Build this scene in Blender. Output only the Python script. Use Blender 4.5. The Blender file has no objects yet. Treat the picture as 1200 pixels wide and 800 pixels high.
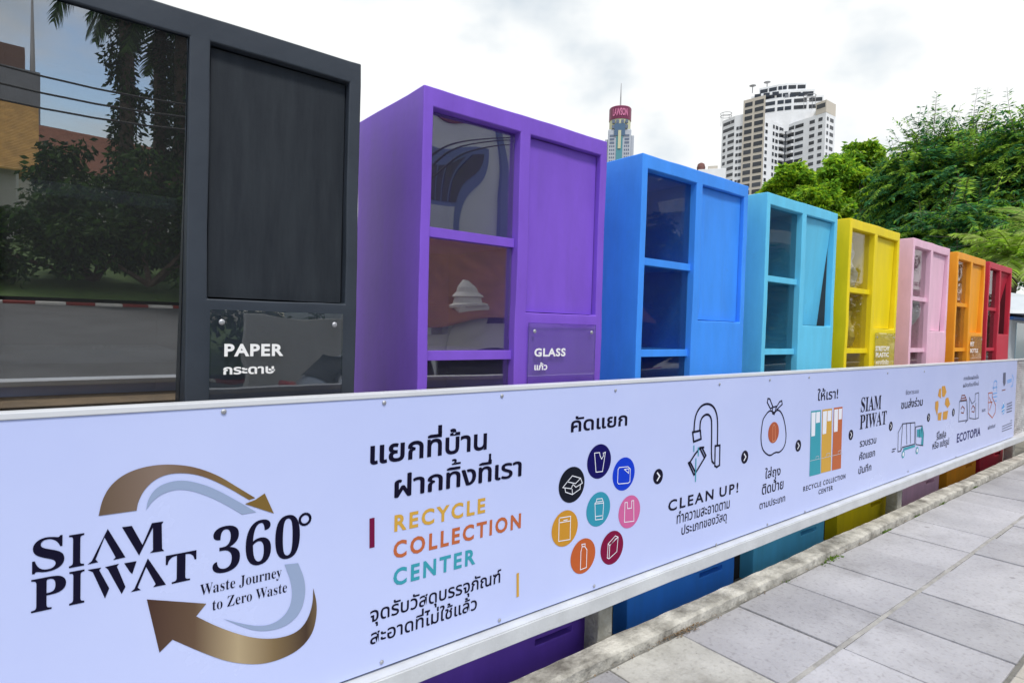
import bpy, bmesh, math, random
from mathutils import Vector, Matrix, noise
R = math.radians
C = bpy.context.scene.collection
S = bpy.context.scene
PI = math.pi

# ------------------------------------------------------------------ camera
F_PX, YAW, PITCH, ROLL = 701.18, 0.674565, 0.027356, 0.028212
EYE = 1.7
def ray(px, py):
    X = (px-600)/F_PX; Y = (py-400)/F_PX
    c, s = math.cos(ROLL), math.sin(ROLL)
    X, Y = X*c+Y*s, -X*s+Y*c
    c, s = math.cos(PITCH), math.sin(PITCH)
    u = -Y
    z = u*c-s; d = u*s+c
    c, s = math.cos(YAW), math.sin(YAW)
    return Vector((X*c+d*s, -X*s+d*c, z))
fw = ray(600, 400).normalized()
rt = (ray(1300, 400)-ray(600, 400)).normalized()
up = rt.cross(fw)
cam_d = bpy.data.cameras.new('camera')
cam = bpy.data.objects.new('camera', cam_d); C.objects.link(cam)
cam.matrix_world = Matrix(((rt.x, up.x, -fw.x, 0), (rt.y, up.y, -fw.y, 0), (rt.z, up.z, -fw.z, EYE), (0, 0, 0, 1)))
cam_d.sensor_width = 36; cam_d.lens = F_PX/1200*36
cam_d.clip_start = .02; cam_d.clip_end = 3000
S.camera = cam

# ------------------------------------------------------------------ sky, sun, exposure
SUN_EL, SUN_AZ = R(60), R(-163)           # azimuth from +Y towards +X
w = bpy.data.worlds.new('World'); S.world = w; w.use_nodes = True
nt = w.node_tree; N = nt.nodes; L = nt.links
bg = N['Background']; bg.inputs['Strength'].default_value = .1
sky = N.new('ShaderNodeTexSky'); sky.sky_type = 'NISHITA'; sky.sun_disc = False
sky.sun_elevation = SUN_EL; sky.sun_rotation = SUN_AZ
sky.air_density = 1.0; sky.dust_density = .6; sky.ozone_density = 2.5
tc = N.new('ShaderNodeTexCoord')
mp = N.new('ShaderNodeMapping'); mp.inputs['Scale'].default_value = (1, 1, 2.2)
L.new(tc.outputs['Generated'], mp.inputs['Vector'])
n1 = N.new('ShaderNodeTexNoise'); n1.inputs['Scale'].default_value = 2.1; n1.inputs['Detail'].default_value = 9; n1.inputs['Roughness'].default_value = .56
L.new(mp.outputs[0], n1.inputs['Vector'])
# more cloud over the towers, broken blue over the street behind
dt = N.new('ShaderNodeVectorMath'); dt.operation = 'DOT_PRODUCT'; dt.inputs[1].default_value = (.55, .83, .1)
L.new(tc.outputs['Generated'], dt.inputs[0])
mr = N.new('ShaderNodeMapRange'); mr.inputs['From Min'].default_value = -.55; mr.inputs['From Max'].default_value = .25
mr.inputs['To Min'].default_value = .06; mr.inputs['To Max'].default_value = .42
L.new(dt.outputs['Value'], mr.inputs['Value'])
ad = N.new('ShaderNodeMath'); ad.operation = 'ADD'
L.new(n1.outputs['Fac'], ad.inputs[0]); L.new(mr.outputs[0], ad.inputs[1])
cv = N.new('ShaderNodeMapRange'); cv.interpolation_type = 'SMOOTHSTEP'
cv.inputs['From Min'].default_value = .46; cv.inputs['From Max'].default_value = .68
L.new(ad.outputs[0], cv.inputs['Value'])
n2 = N.new('ShaderNodeTexNoise'); n2.inputs['Scale'].default_value = 3.4; n2.inputs['Detail'].default_value = 5
mp2 = N.new('ShaderNodeMapping'); mp2.inputs['Location'].default_value = (.9, 1.9, .55); mp2.inputs['Scale'].default_value = (1, 1, 1.6)
L.new(tc.outputs['Generated'], mp2.inputs['Vector']); L.new(mp2.outputs[0], n2.inputs['Vector'])
cr = N.new('ShaderNodeValToRGB')
cr.color_ramp.elements[0].position = .34; cr.color_ramp.elements[0].color = (3.7, 4.1, 4.45, 1)
cr.color_ramp.elements[1].position = .47; cr.color_ramp.elements[1].color = (5.4, 5.5, 5.5, 1)
L.new(n2.outputs['Fac'], cr.inputs['Fac'])
mx = N.new('ShaderNodeMixRGB'); L.new(cv.outputs[0], mx.inputs['Fac'])
L.new(sky.outputs[0], mx.inputs['Color1']); L.new(cr.outputs[0], mx.inputs['Color2'])
L.new(mx.outputs[0], bg.inputs['Color'])

sl = bpy.data.lights.new('sun', 'SUN'); sl.energy = 1.5; sl.angle = R(11); sl.color = (1, .96, .9)
so = bpy.data.objects.new('sun', sl); C.objects.link(so)
sd = Vector((math.sin(SUN_AZ)*math.cos(SUN_EL), math.cos(SUN_AZ)*math.cos(SUN_EL), math.sin(SUN_EL)))
so.rotation_euler = sd.to_track_quat('Z', 'Y').to_euler()
vs = S.view_settings
vs.view_transform = 'Standard'; vs.look = 'None'; vs.gamma = 1; vs.use_curve_mapping = False
vs.exposure = 0.93
S.cycles.max_bounces = 8; S.cycles.transparent_max_bounces = 16

# ------------------------------------------------------------------ pixel helpers: from a photo pixel to a point on a real plane
def onY(px, py, D):
    v = ray(px, py); t = D/v.y; return Vector((v.x*t, D, EYE+v.z*t))
def onZ(px, py, z):
    v = ray(px, py); t = (z-EYE)/v.z; return Vector((v.x*t, v.y*t, z))
def at_dist(px, py, d):
    v = ray(px, py); h = math.hypot(v.x, v.y); return Vector((v.x*d/h, v.y*d/h, EYE+v.z*d/h))
def pix(P):
    v = Vector(P)-Vector((0, 0, EYE)); d = v.dot(fw)
    return 600+F_PX*v.dot(rt)/d, 400-F_PX*v.dot(up)/d
def x_for_px(px, D, z):
    a, b = -3., 40.
    for _ in range(50):
        m = (a+b)/2
        if pix((m, D, z))[0] < px: a = m
        else: b = m
    return a

# ------------------------------------------------------------------ scene helpers
def tag(o, label=None, cat=None, group=None, kind=None):
    if label: o['label'] = label
    if cat: o['category'] = cat
    if group: o['group'] = group
    if kind: o['kind'] = kind
    return o
def thing(name, label, cat, loc=(0, 0, 0), rz=0, group=None):
    o = bpy.data.objects.new(name, None); C.objects.link(o); o.empty_display_size = .2
    o.location = loc; o.rotation_euler = (0, 0, rz)
    return tag(o, label, cat, group)
def obj(name, bm, mats, parent=None, loc=(0, 0, 0), smooth=False, rot=(0, 0, 0)):
    if isinstance(bm, bpy.types.Mesh): me = bm
    else:
        me = bpy.data.meshes.new(name); bm.to_mesh(me); bm.free()
    if not isinstance(mats, (list, tuple)): mats = [mats]
    if not me.materials:
        for m in mats: me.materials.append(m)
    if smooth:
        for p in me.polygons: p.use_smooth = True
    o = bpy.data.objects.new(name, me); C.objects.link(o)
    o.location = loc; o.rotation_euler = rot
    if parent: o.parent = parent
    return o
def pyobj(name, verts, faces, mats, parent=None, loc=(0, 0, 0), smooth=False):
    me = bpy.data.meshes.new(name); me.from_pydata(verts, [], faces); me.update()
    return obj(name, me, mats, parent, loc, smooth)
def struct(name, bm, m, **k):
    return tag(obj(name, bm, m, **k), kind='structure')
def add_box(bm, x0, x1, y0, y1, z0, z1, mi=0, mat=None):
    vs_ = [bm.verts.new(p) for p in ((x0,y0,z0),(x1,y0,z0),(x1,y1,z0),(x0,y1,z0),(x0,y0,z1),(x1,y0,z1),(x1,y1,z1),(x0,y1,z1))]
    if mat is not None:
        for v in vs_: v.co = mat @ v.co
    for q in ((3,2,1,0),(4,5,6,7),(0,1,5,4),(1,2,6,5),(2,3,7,6),(3,0,4,7)):
        f = bm.faces.new([vs_[i] for i in q]); f.material_index = mi
    return vs_
def bevel(bm, w_, seg=2):
    bmesh.ops.bevel(bm, geom=list(bm.edges), offset=w_, segments=seg, affect='EDGES', profile=.6)
    return bm
def bx(x0, x1, y0, y1, z0, z1, bev=0):
    bm = bmesh.new(); add_box(bm, x0, x1, y0, y1, z0, z1)
    if bev: bevel(bm, bev)
    return bm
def add_tube(bm, pts, rad, n=6, mi=0, caps=True):
    """tube through pts, radius a number or a list"""
    pts = [Vector(p) for p in pts]
    if not hasattr(rad, '__len__'): rad = [rad]*len(pts)
    rings = []
    for i, p in enumerate(pts):
        d = (pts[min(i+1, len(pts)-1)]-pts[max(i-1, 0)])
        if d.length < 1e-9: d = Vector((0, 0, 1))
        d.normalize()
        a = d.cross(Vector((0, 0, 1)) if abs(d.z) < .95 else Vector((1, 0, 0))).normalized(); b = d.cross(a)
        rings.append([bm.verts.new(p+a*(math.cos(t)*rad[i])+b*(math.sin(t)*rad[i])) for t in [2*PI*k/n for k in range(n)]])
    for r0, r1 in zip(rings, rings[1:]):
        for k in range(n):
            f = bm.faces.new((r0[k], r0[(k+1)%n], r1[(k+1)%n], r1[k])); f.material_index = mi; f.smooth = True
    if caps:
        for r_ in (rings[0], rings[-1]):
            try: bm.faces.new(r_).material_index = mi
            except ValueError: pass
def add_lathe(bm, prof, n=24, mi=0, axis='Z', origin=(0, 0, 0)):
    rings = []
    for r_, h in prof:
        ring = []
        for k in range(n):
            a = 2*PI*k/n
            p = (r_*math.cos(a), r_*math.sin(a), h)
            if axis == 'Y': p = (p[0], p[2], p[1])
            ring.append(bm.verts.new(Vector(p)+Vector(origin)))
        rings.append(ring)
    for r0, r1 in zip(rings, rings[1:]):
        for k in range(n):
            f = bm.faces.new((r0[k], r0[(k+1)%n], r1[(k+1)%n], r1[k])); f.material_index = mi
    for r_ in (rings[0], rings[-1]):
        try: bm.faces.new(r_).material_index = mi
        except ValueError: pass
def wobble(bm, amp, sc, seed=0):
    o = Vector((seed*7.13, seed*3.7, seed*1.9))
    for v in bm.verts:
        v.co += noise.noise_vector(v.co*sc+o)*amp
def slice_(bm, axis, a, b, step):
    no = Vector((0, 0, 0)); no[axis] = 1
    t = a+step
    while t < b-1e-6:
        co = Vector((0, 0, 0)); co[axis] = t
        bmesh.ops.bisect_plane(bm, geom=bm.verts[:]+bm.edges[:]+bm.faces[:], dist=1e-5, plane_co=co, plane_no=no)
        t += step
def cells(xs, ys, zs, solid):
    """boundary mesh of the solid cells of a grid, welded"""
    bm = bmesh.new(); V = {}
    def v(i, j, k):
        if (i, j, k) not in V: V[(i, j, k)] = bm.verts.new((xs[i], ys[j], zs[k]))
        return V[(i, j, k)]
    nx, ny, nz = len(xs)-1, len(ys)-1, len(zs)-1
    def sol(i, j, k):
        return 0 <= i < nx and 0 <= j < ny and 0 <= k < nz and solid((xs[i]+xs[i+1])/2, (ys[j]+ys[j+1])/2, (zs[k]+zs[k+1])/2)
    for i in range(nx):
        for j in range(ny):
            for k in range(nz):
                if not sol(i, j, k): continue
                for (di, dj, dk), q in (((-1,0,0),((0,0,0),(0,0,1),(0,1,1),(0,1,0))), ((1,0,0),((1,0,0),(1,1,0),(1,1,1),(1,0,1))),
                                        ((0,-1,0),((0,0,0),(1,0,0),(1,0,1),(0,0,1))), ((0,1,0),((0,1,0),(0,1,1),(1,1,1),(1,1,0))),
                                        ((0,0,-1),((0,0,0),(0,1,0),(1,1,0),(1,0,0))), ((0,0,1),((0,0,1),(1,0,1),(1,1,1),(0,1,1)))):
                    if not sol(i+di, j+dj, k+dk):
                        bm.faces.new([v(i+a, j+b, k+c) for a, b, c in q])
    return bm

# ------------------------------------------------------------------ materials
def mat(name, col, rough=.6, metal=0, var=.0, vscale=4., bump=0., bscale=40., spec=.5, vstretch=(1, 1, 1), hue=None, island=0., transl=0., alpha=None):
    m = bpy.data.materials.new(name); m.use_nodes = True
    nt = m.node_tree; N = nt.nodes; L = nt.links
    p = N['Principled BSDF']
    p.inputs['Roughness'].default_value = rough; p.inputs['Metallic'].default_value = metal
    p.inputs['Specular IOR Level'].default_value = spec
    c4 = (*col, 1)
    p.inputs['Base Color'].default_value = c4
    m.diffuse_color = c4
    tcn = N.new('ShaderNodeTexCoord'); src = tcn.outputs['Object']
    last = None
    if var or hue:
        mpn = N.new('ShaderNodeMapping'); mpn.inputs['Scale'].default_value = vstretch
        L.new(src, mpn.inputs['Vector'])
        nz = N.new('ShaderNodeTexNoise'); nz.inputs['Scale'].default_value = vscale; nz.inputs['Detail'].default_value = 7; nz.inputs['Roughness'].default_value = .62
        L.new(mpn.outputs[0], nz.inputs['Vector'])
        rp = N.new('ShaderNodeValToRGB')
        c2 = hue or tuple(min(1, x*(1+var)) for x in col)
        c1 = tuple(x*(1-var) for x in col) if not hue else col
        rp.color_ramp.elements[0].position = .32; rp.color_ramp.elements[0].color = (*c1, 1)
        rp.color_ramp.elements[1].position = .68; rp.color_ramp.elements[1].color = (*c2, 1)
        L.new(nz.outputs['Fac'], rp.inputs['Fac']); last = rp.outputs[0]
        # a little gloss variation, too
        mrr = N.new('ShaderNodeMapRange'); mrr.inputs['To Min'].default_value = max(.02, rough-.1); mrr.inputs['To Max'].default_value = min(1, rough+.1)
        L.new(nz.outputs['Fac'], mrr.inputs['Value']); L.new(mrr.outputs[0], p.inputs['Roughness'])
    if island:
        ge = N.new('ShaderNodeNewGeometry')
        hs = N.new('ShaderNodeHueSaturation')
        mm = N.new('ShaderNodeMapRange'); mm.inputs['To Min'].default_value = 1-island; mm.inputs['To Max'].default_value = 1+island
        L.new(ge.outputs['Random Per Island'], mm.inputs['Value']); L.new(mm.outputs[0], hs.inputs['Value'])
        hs.inputs['Color'].default_value = c4
        if last: L.new(last, hs.inputs['Color'])
        last = hs.outputs[0]
    if last: L.new(last, p.inputs['Base Color'])
    if bump:
        nb = N.new('ShaderNodeTexNoise'); nb.inputs['Scale'].default_value = bscale; nb.inputs['Detail'].default_value = 6
        L.new(src, nb.inputs['Vector'])
        b = N.new('ShaderNodeBump'); b.inputs['Strength'].default_value = bump; b.inputs['Distance'].default_value = .01
        L.new(nb.outputs['Fac'], b.inputs['Height']); L.new(b.outputs[0], p.inputs['Normal'])
    if transl:
        tr = N.new('ShaderNodeBsdfTranslucent')
        if last: L.new(last, tr.inputs['Color'])
        else: tr.inputs['Color'].default_value = c4
        ms = N.new('ShaderNodeMixShader'); ms.inputs[0].default_value = transl
        L.new(p.outputs[0], ms.inputs[1]); L.new(tr.outputs[0], ms.inputs[2])
        L.new(ms.outputs[0], N['Material Output'].inputs['Surface'])
    return m
def add_wear(m, amt=.14):
    """faint run marks, brush streaks and scuffs in the paint"""
    nt = m.node_tree; N = nt.nodes; L = nt.links; p = N['Principled BSDF']; src = p.inputs['Base Color'].links[0].from_socket
    t = N.new('ShaderNodeTexCoord')
    for sc, st, lo, hi, k in ((3.0, (4, 4, .22), .52, .80, amt*.8), (7., (1, 1, 1), .60, .70, amt*.9), (2.2, (12, 12, .5), .55, .85, amt*.35)):
        mp = N.new('ShaderNodeMapping'); mp.inputs['Scale'].default_value = st; L.new(t.outputs['Object'], mp.inputs['Vector'])
        n = N.new('ShaderNodeTexNoise'); n.inputs['Scale'].default_value = sc; n.inputs['Detail'].default_value = 9; n.inputs['Roughness'].default_value = .7; L.new(mp.outputs[0], n.inputs['Vector'])
        r = N.new('ShaderNodeMapRange'); r.inputs['From Min'].default_value = lo; r.inputs['From Max'].default_value = hi; r.inputs['To Max'].default_value = k; L.new(n.outputs['Fac'], r.inputs['Value'])
        x = N.new('ShaderNodeMixRGB'); x.inputs['Color2'].default_value = (.10, .095, .09, 1); L.new(r.outputs[0], x.inputs['Fac']); L.new(src, x.inputs['Color1']); src = x.outputs[0]
    L.new(src, p.inputs['Base Color']); return m
def glass(name, tint=(.8, .85, .85), ior=1.75, wave=0., wscale=2., extra=0., rough=0., dust=0.):
    """thin pane: what is behind it, tinted, under a Fresnel reflection"""
    m = bpy.data.materials.new(name); m.use_nodes = True
    nt = m.node_tree; N = nt.nodes; L = nt.links
    for n in list(N):
        if n.type == 'BSDF_PRINCIPLED': N.remove(n)
    t = N.new('ShaderNodeBsdfTransparent'); t.inputs['Color'].default_value = (*tint, 1)
    g = N.new('ShaderNodeBsdfGlossy'); g.inputs['Roughness'].default_value = rough
    f0 = ((ior-1)/(ior+1))**2+extra
    lw = N.new('ShaderNodeLayerWeight'); lw.inputs['Blend'].default_value = .5
    pw = N.new('ShaderNodeMath'); pw.operation = 'POWER'; pw.inputs[1].default_value = 5
    L.new(lw.outputs['Facing'], pw.inputs[0])
    fr = N.new('ShaderNodeMapRange'); fr.inputs['To Min'].default_value = f0; fr.inputs['To Max'].default_value = 1
    L.new(pw.outputs[0], fr.inputs['Value'])
    ms = N.new('ShaderNodeMixShader'); L.new(fr.outputs[0], ms.inputs[0])
    L.new(t.outputs[0], ms.inputs[1]); L.new(g.outputs[0], ms.inputs[2])
    if wave:
        tcn = N.new('ShaderNodeTexCoord')
        nz = N.new('ShaderNodeTexNoise'); nz.inputs['Scale'].default_value = wscale; nz.inputs['Detail'].default_value = 0
        L.new(tcn.outputs['Object'], nz.inputs['Vector'])
        b = N.new('ShaderNodeBump'); b.inputs['Strength'].default_value = 1; b.inputs['Distance'].default_value = wave
        L.new(nz.outputs['Fac'], b.inputs['Height']); L.new(b.outputs[0], g.inputs['Normal'])
    out = ms
    if dust:
        df = N.new('ShaderNodeBsdfDiffuse'); df.inputs['Color'].default_value = (.45, .46, .48, 1)
        out = N.new('ShaderNodeMixShader'); out.inputs[0].default_value = dust
        L.new(ms.outputs[0], out.inputs[1]); L.new(df.outputs[0], out.inputs[2])
    L.new(out.outputs[0], N['Material Output'].inputs['Surface'])
    return m

# ------------------------------------------------------------------ lettering and line art
SERIF = {}
for i_ in range(26):
    SERIF[chr(65+i_)] = chr(0x1D400+i_); SERIF[chr(97+i_)] = chr(0x1D41A+i_)
for i_ in range(10): SERIF[chr(48+i_)] = chr(0x1D7CE+i_)
UPPER = 'ิีึืั'; TONE = '่้๊๋์'
def raw_text(s, off=0.):
    c = bpy.data.curves.new('t', 'FONT'); c.body = s; c.size = 1; c.offset = off; c.resolution_u = 3
    o = bpy.data.objects.new('t', c); C.objects.link(o)
    bpy.context.view_layer.update()
    dg = bpy.context.evaluated_depsgraph_get()
    me = bpy.data.meshes.new_from_object(o.evaluated_get(dg))
    vs_ = [v.co.copy() for v in me.vertices]; fs = [tuple(p.vertices) for p in me.polygons]
    bpy.data.objects.remove(o); bpy.data.curves.remove(c); bpy.data.meshes.remove(me)
    return vs_, fs
def adv(s):
    if not s: return 0.
    return max(v.x for v in raw_text(s+'|')[0])-max(v.x for v in raw_text('|')[0])
def text_geo(s, off=0., spacing=0., fat=0.):
    """vertices and faces of a line of text (stacked Thai tone marks raised)"""
    main = ''; marks = []
    for ch in s:
        if ch in TONE and main and main[-1] in UPPER: marks.append((len(main), ch))
        else: main += ch
    if spacing:
        vs_, fs, x = [], [], 0
        for ch in main:
            if ch != ' ':
                v, f = raw_text(ch, off); n = len(vs_)
                vs_ += [a+Vector((x, 0, 0)) for a in v]; fs += [tuple(i+n for i in q) for q in f]
            x += adv(ch)+spacing
        return vs_, fs
    vs_, fs = raw_text(main, off)
    if fat:                                     # weight by overlaid copies, where outlines must stay clean
        b_, f_ = list(vs_), list(fs)
        for k, (dx, dy) in enumerate(((-fat, 0), (fat, 0), (0, fat*.5), (0, -fat*.5))):
            n = len(vs_); vs_ = vs_+[a+Vector((dx, dy, .002*(k+1))) for a in b_]; fs = fs+[tuple(i+n for i in q) for q in f_]
    for i, ch in marks:
        v, f = raw_text(ch, off); x = adv(main[:i]); n = len(vs_)
        vs_ += [a+Vector((x, .16, 0)) for a in v]; fs += [tuple(k+n for k in q) for q in f]
    return vs_, fs
def ref_h(ch, off=0.): return max(v.y for v in raw_text(ch, off)[0])
def put_text(name, s, Lp, Tp, rx, D, m, parent, off=.0, ref='E', serif=False, spacing=0., fat=0.):
    """one line of lettering on the plane y=D; Lp/Tp = photo pixels of the baseline and of the letter tops at its left end, rx = its right end"""
    if serif: s = ''.join(SERIF.get(c, c) for c in s); ref = SERIF[ref]
    vs_, fs = text_geo(s, off, spacing, fat)
    p = onY(*Lp, D); zt = onY(*Tp, D).z; x1 = x_for_px(rx, D, p.z)
    a, b = min(v.x for v in vs_), max(v.x for v in vs_)
    sx = (x1-p.x)/(b-a); sz = (zt-p.z)/ref_h(ref, off)
    P = parent_origin(parent)
    return pyobj(name, [(p.x+(v.x-a)*sx-P.x, D-v.z*.1-P.y, p.z+v.y*sz-P.z) for v in vs_], fs, m, parent)
def parent_origin(p):
    v = Vector((0, 0, 0))
    while p: v += p.location; p = p.parent
    return v
def fill_poly(polys, D, to=None):
    """filled outline(s) given in photo pixels, on the plane y=D -> bmesh"""
    bm = bmesh.new()
    for pl in polys:
        vs_ = [bm.verts.new(onY(x, y, D)) for x, y in pl]
        es = [bm.edges.new((vs_[i], vs_[(i+1) % len(vs_)])) for i in range(len(vs_))]
        bmesh.ops.triangle_fill(bm, use_beauty=True, use_dissolve=False, edges=es, normal=(0, -1, 0))
    for f in bm.faces:
        f.normal_update()
        if f.normal.y > 0: f.normal_flip()
    return bm
def smooth_pl(pl, k=2):
    """Chaikin rounding of a closed outline"""
    for _ in range(k):
        o = []
        for i in range(len(pl)):
            a, b = pl[i], pl[(i+1) % len(pl)]
            o += [(a[0]*.75+b[0]*.25, a[1]*.75+b[1]*.25), (a[0]*.25+b[0]*.75, a[1]*.25+b[1]*.75)]
        pl = o
    return pl
def add_stroke(bm, pl, wd, D, closed=False, metric=False):
    P = [Vector((p[0], D, p[1])) if metric else onY(p[0], p[1], D) for p in pl]
    if closed: P.append(P[0].copy())
    for k, (a, b) in enumerate(zip(P, P[1:])):
        d = b-a
        if d.length < 1e-5: continue
        d.normalize(); n = Vector((-d.z, 0, d.x))*(wd/2); e = d*(wd/2)*.9
        yo = Vector((0, -.00012*(k % 3), 0))
        bm.faces.new([bm.verts.new(q+yo) for q in (a-e-n, b+e-n, b+e+n, a-e+n)])
def disc(bm, cx, cz, r, D, n=40, rz=None):
    bm.faces.new([bm.verts.new((cx+r*math.cos(2*PI*k/n), D, cz+(rz or r)*math.sin(2*PI*k/n))) for k in range(n)])
def wobj(name, bm, m, parent, smooth=False):
    """a part given in world coordinates"""
    P = parent_origin(parent)
    for v in bm.verts: v.co -= P
    return obj(name, bm, m, parent, smooth=smooth)

# ================================================================== GROUND
M_ground = mat('ground_soil', (.20, .19, .16), .95, var=.35, vscale=.6, bump=.5, bscale=8)
bm = bmesh.new()
bmesh.ops.create_grid(bm, x_segments=2, y_segments=2, size=1500)
struct('ground', bm, M_ground, loc=(0, 0, -.17))

M_asphalt = mat('asphalt', (.10, .102, .108), .8, var=.2, vscale=1.2, bump=.5, bscale=160)
struct('road', bx(-60, 90, -14, .02, -.166, -.13), M_asphalt)
# pavement: concrete slabs with open joints on a mortar bed
def slab_mat(name, c1, c2, dark):
    m = mat(name, c1, .85, hue=c2, vscale=1.9, bump=.4, bscale=70, island=.13)
    nt = m.node_tree; N = nt.nodes; L = nt.links; p = N['Principled BSDF']
    src = p.inputs['Base Color'].links[0].from_socket
    t = N.new('ShaderNodeTexCoord')
    def mulby(sock, fac_sock, col):
        x = N.new('ShaderNodeMixRGB'); x.blend_type = 'MULTIPLY'; x.inputs['Color2'].default_value = (*col, 1)
        L.new(fac_sock, x.inputs['Fac']); L.new(sock, x.inputs['Color1']); return x.outputs[0]
    def ramp(sock, a, b):
        r = N.new('ShaderNodeMapRange'); r.interpolation_type = 'SMOOTHSTEP'; r.inputs['From Min'].default_value = a; r.inputs['From Max'].default_value = b; L.new(sock, r.inputs['Value']); return r.outputs[0]
    n = N.new('ShaderNodeTexNoise'); n.inputs['Scale'].default_value = .9; n.inputs['Detail'].default_value = 8; n.inputs['Roughness'].default_value = .7; L.new(t.outputs['Object'], n.inputs['Vector'])
    src = mulby(src, ramp(n.outputs['Fac'], .50, .72), dark)                    # damp, dirty patches
    n = N.new('ShaderNodeTexNoise'); n.inputs['Scale'].default_value = 38; n.inputs['Detail'].default_value = 4; L.new(t.outputs['Object'], n.inputs['Vector'])
    src = mulby(src, ramp(n.outputs['Fac'], .50, .75), (.78, .77, .76))          # grain
    w_ = N.new('ShaderNodeTexNoise'); w_.inputs['Scale'].default_value = 11; L.new(t.outputs['Object'], w_.inputs['Vector'])
    ma = N.new('ShaderNodeMixRGB'); ma.blend_type = 'ADD'; ma.inputs['Fac'].default_value = .025; L.new(t.outputs['Object'], ma.inputs['Color1']); L.new(w_.outputs['Color'], ma.inputs['Color2'])
    v = N.new('ShaderNodeTexVoronoi'); v.inputs['Scale'].default_value = 2.6; v.inputs['Randomness'].default_value = 1; L.new(ma.outputs[0], v.inputs['Vector'])
    iv = N.new('ShaderNodeMath'); iv.operation = 'SUBTRACT'; iv.inputs[0].default_value = 1; L.new(v.outputs['Distance'], iv.inputs[1])
    src = mulby(src, ramp(iv.outputs[0], .93, .955), (.66, .65, .64))          # old gum spots
    v2 = N.new('ShaderNodeTexVoronoi'); v2.inputs['Scale'].default_value = 9; L.new(ma.outputs[0], v2.inputs['Vector'])
    iv2 = N.new('ShaderNodeMath'); iv2.operation = 'SUBTRACT'; iv2.inputs[0].default_value = 1; L.new(v2.outputs['Distance'], iv2.inputs[1])
    src = mulby(src, ramp(iv2.outputs[0], .965, .98), (.5, .49, .47))           # specks
    L.new(src, p.inputs['Base Color'])
    return m
M_slab = slab_mat('pavement_slab', (.33, .325, .345), (.43, .425, .445), (.64, .63, .62))
M_patch = slab_mat('concrete_patch', (.42, .41, .38), (.58, .57, .53), (.55, .54, .52))
M_mortar = mat('pavement_mortar', (.17, .165, .15), .95, var=.4, vscale=7, bump=.6, bscale=60)
random.seed(5)
bm = bmesh.new()
rows = [(1.376, 1.964, -.072), (.738, 1.348, -.066)]
PX = onZ(765, 778, 0).x; patch = None
for (y0, y1, ofs) in rows:
    x = -4.2+ofs; 
    while x < 17:
        wd = .593
        g = .006
        if y0 > 1 and x < PX < x+wd: patch = (x+g, x+wd-g, y0, y1); x += wd; continue
        vs_ = add_box(bm, x+g, x+wd-g, y0, y1, -.05, 0)
        dz = random.uniform(-.004, .003); tx = random.uniform(-.004, .004); ty = random.uniform(-.005, .005)
        for v in vs_:
            v.co.z += dz+(v.co.x-x)*tx+(v.co.y-y0)*ty
            v.co.x += random.uniform(-.004, .004); v.co.y += random.uniform(-.003, .003)
        x += wd
bevel(bm, .007, 2)
struct('pavement', bm, M_slab)
bm = bx(*patch, -.05, -.003, .006); slice_(bm, 0, patch[0], patch[1], .03); slice_(bm, 1, patch[2], patch[3], .03)
for v in bm.verts:
    if v.co.z > -.01: v.co.z += noise.noise(v.co*9)*.004
struct('pavement_patch', bm, M_patch)
struct('pavement_bed', bx(-6, 18, .70, 2.0, -.12, -.012), M_mortar)
# pale mortar strip between the two rows
M_strip = mat('pavement_joint', (.33, .32, .30), .9, var=.25, vscale=9, bump=.7, bscale=70)
bm = bx(-6, 18, 1.349, 1.375, -.02, -.003); slice_(bm, 0, -6, 18, .05); wobble(bm, .004, 9)
struct('pavement_joint', bm, M_strip)
# narrow border course and roadside kerb
M_border = mat('border_stone', (.36, .34, .30), .85, hue=(.46, .43, .38), vscale=5, bump=.4, bscale=60, island=.12)
bm = bmesh.new(); x = -6
while x < 18:
    wd = random.choice((.29, .3, .31)); add_box(bm, x+.005, x+wd-.004, .36, .715, -.06, random.uniform(-.004, .002)); x += wd
bevel(bm, .006, 1)
struct('pavement_border', bm, M_border)
bm = bmesh.new(); x = -6
while x < 18: add_box(bm, x+.004, x+.996, .03, .35, -.17, .004); x += 1
bevel(bm, .012, 2)
struct('road_kerb', bm, mat('kerb_concrete', (.4, .39, .37), .85, var=.2, vscale=5, bump=.4, island=.1))

# rough old concrete kerb along the foot of the boxes
M_oldkerb = mat('old_concrete', (.17, .16, .14), .95, hue=(.66, .64, .58), vscale=6, bump=1., bscale=45)
bm = bx(-4.2, 16.5, 1.984, 2.115, -.1, .045, 0)
slice_(bm, 0, -4.2, 16.5, .035); slice_(bm, 1, 1.984, 2.115, .03)
for v in bm.verts:
    p = v.co
    if p.z > 0:
        q = noise.noise(Vector((p.x*1.1, p.y*6, 3)))*.010+noise.noise(Vector((p.x*9, p.y*14, 7)))*.006
        p.z += q
        if p.y < 1.99:
            p.y += noise.noise(Vector((p.x*2.2, 1, 1)))*.014+noise.noise(Vector((p.x*11, 2, 5)))*.008+.004; p.z -= .007
    elif p.y < 1.99: p.y -= .004
struct('concrete_kerb', bm, M_oldkerb, smooth=False)

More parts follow.
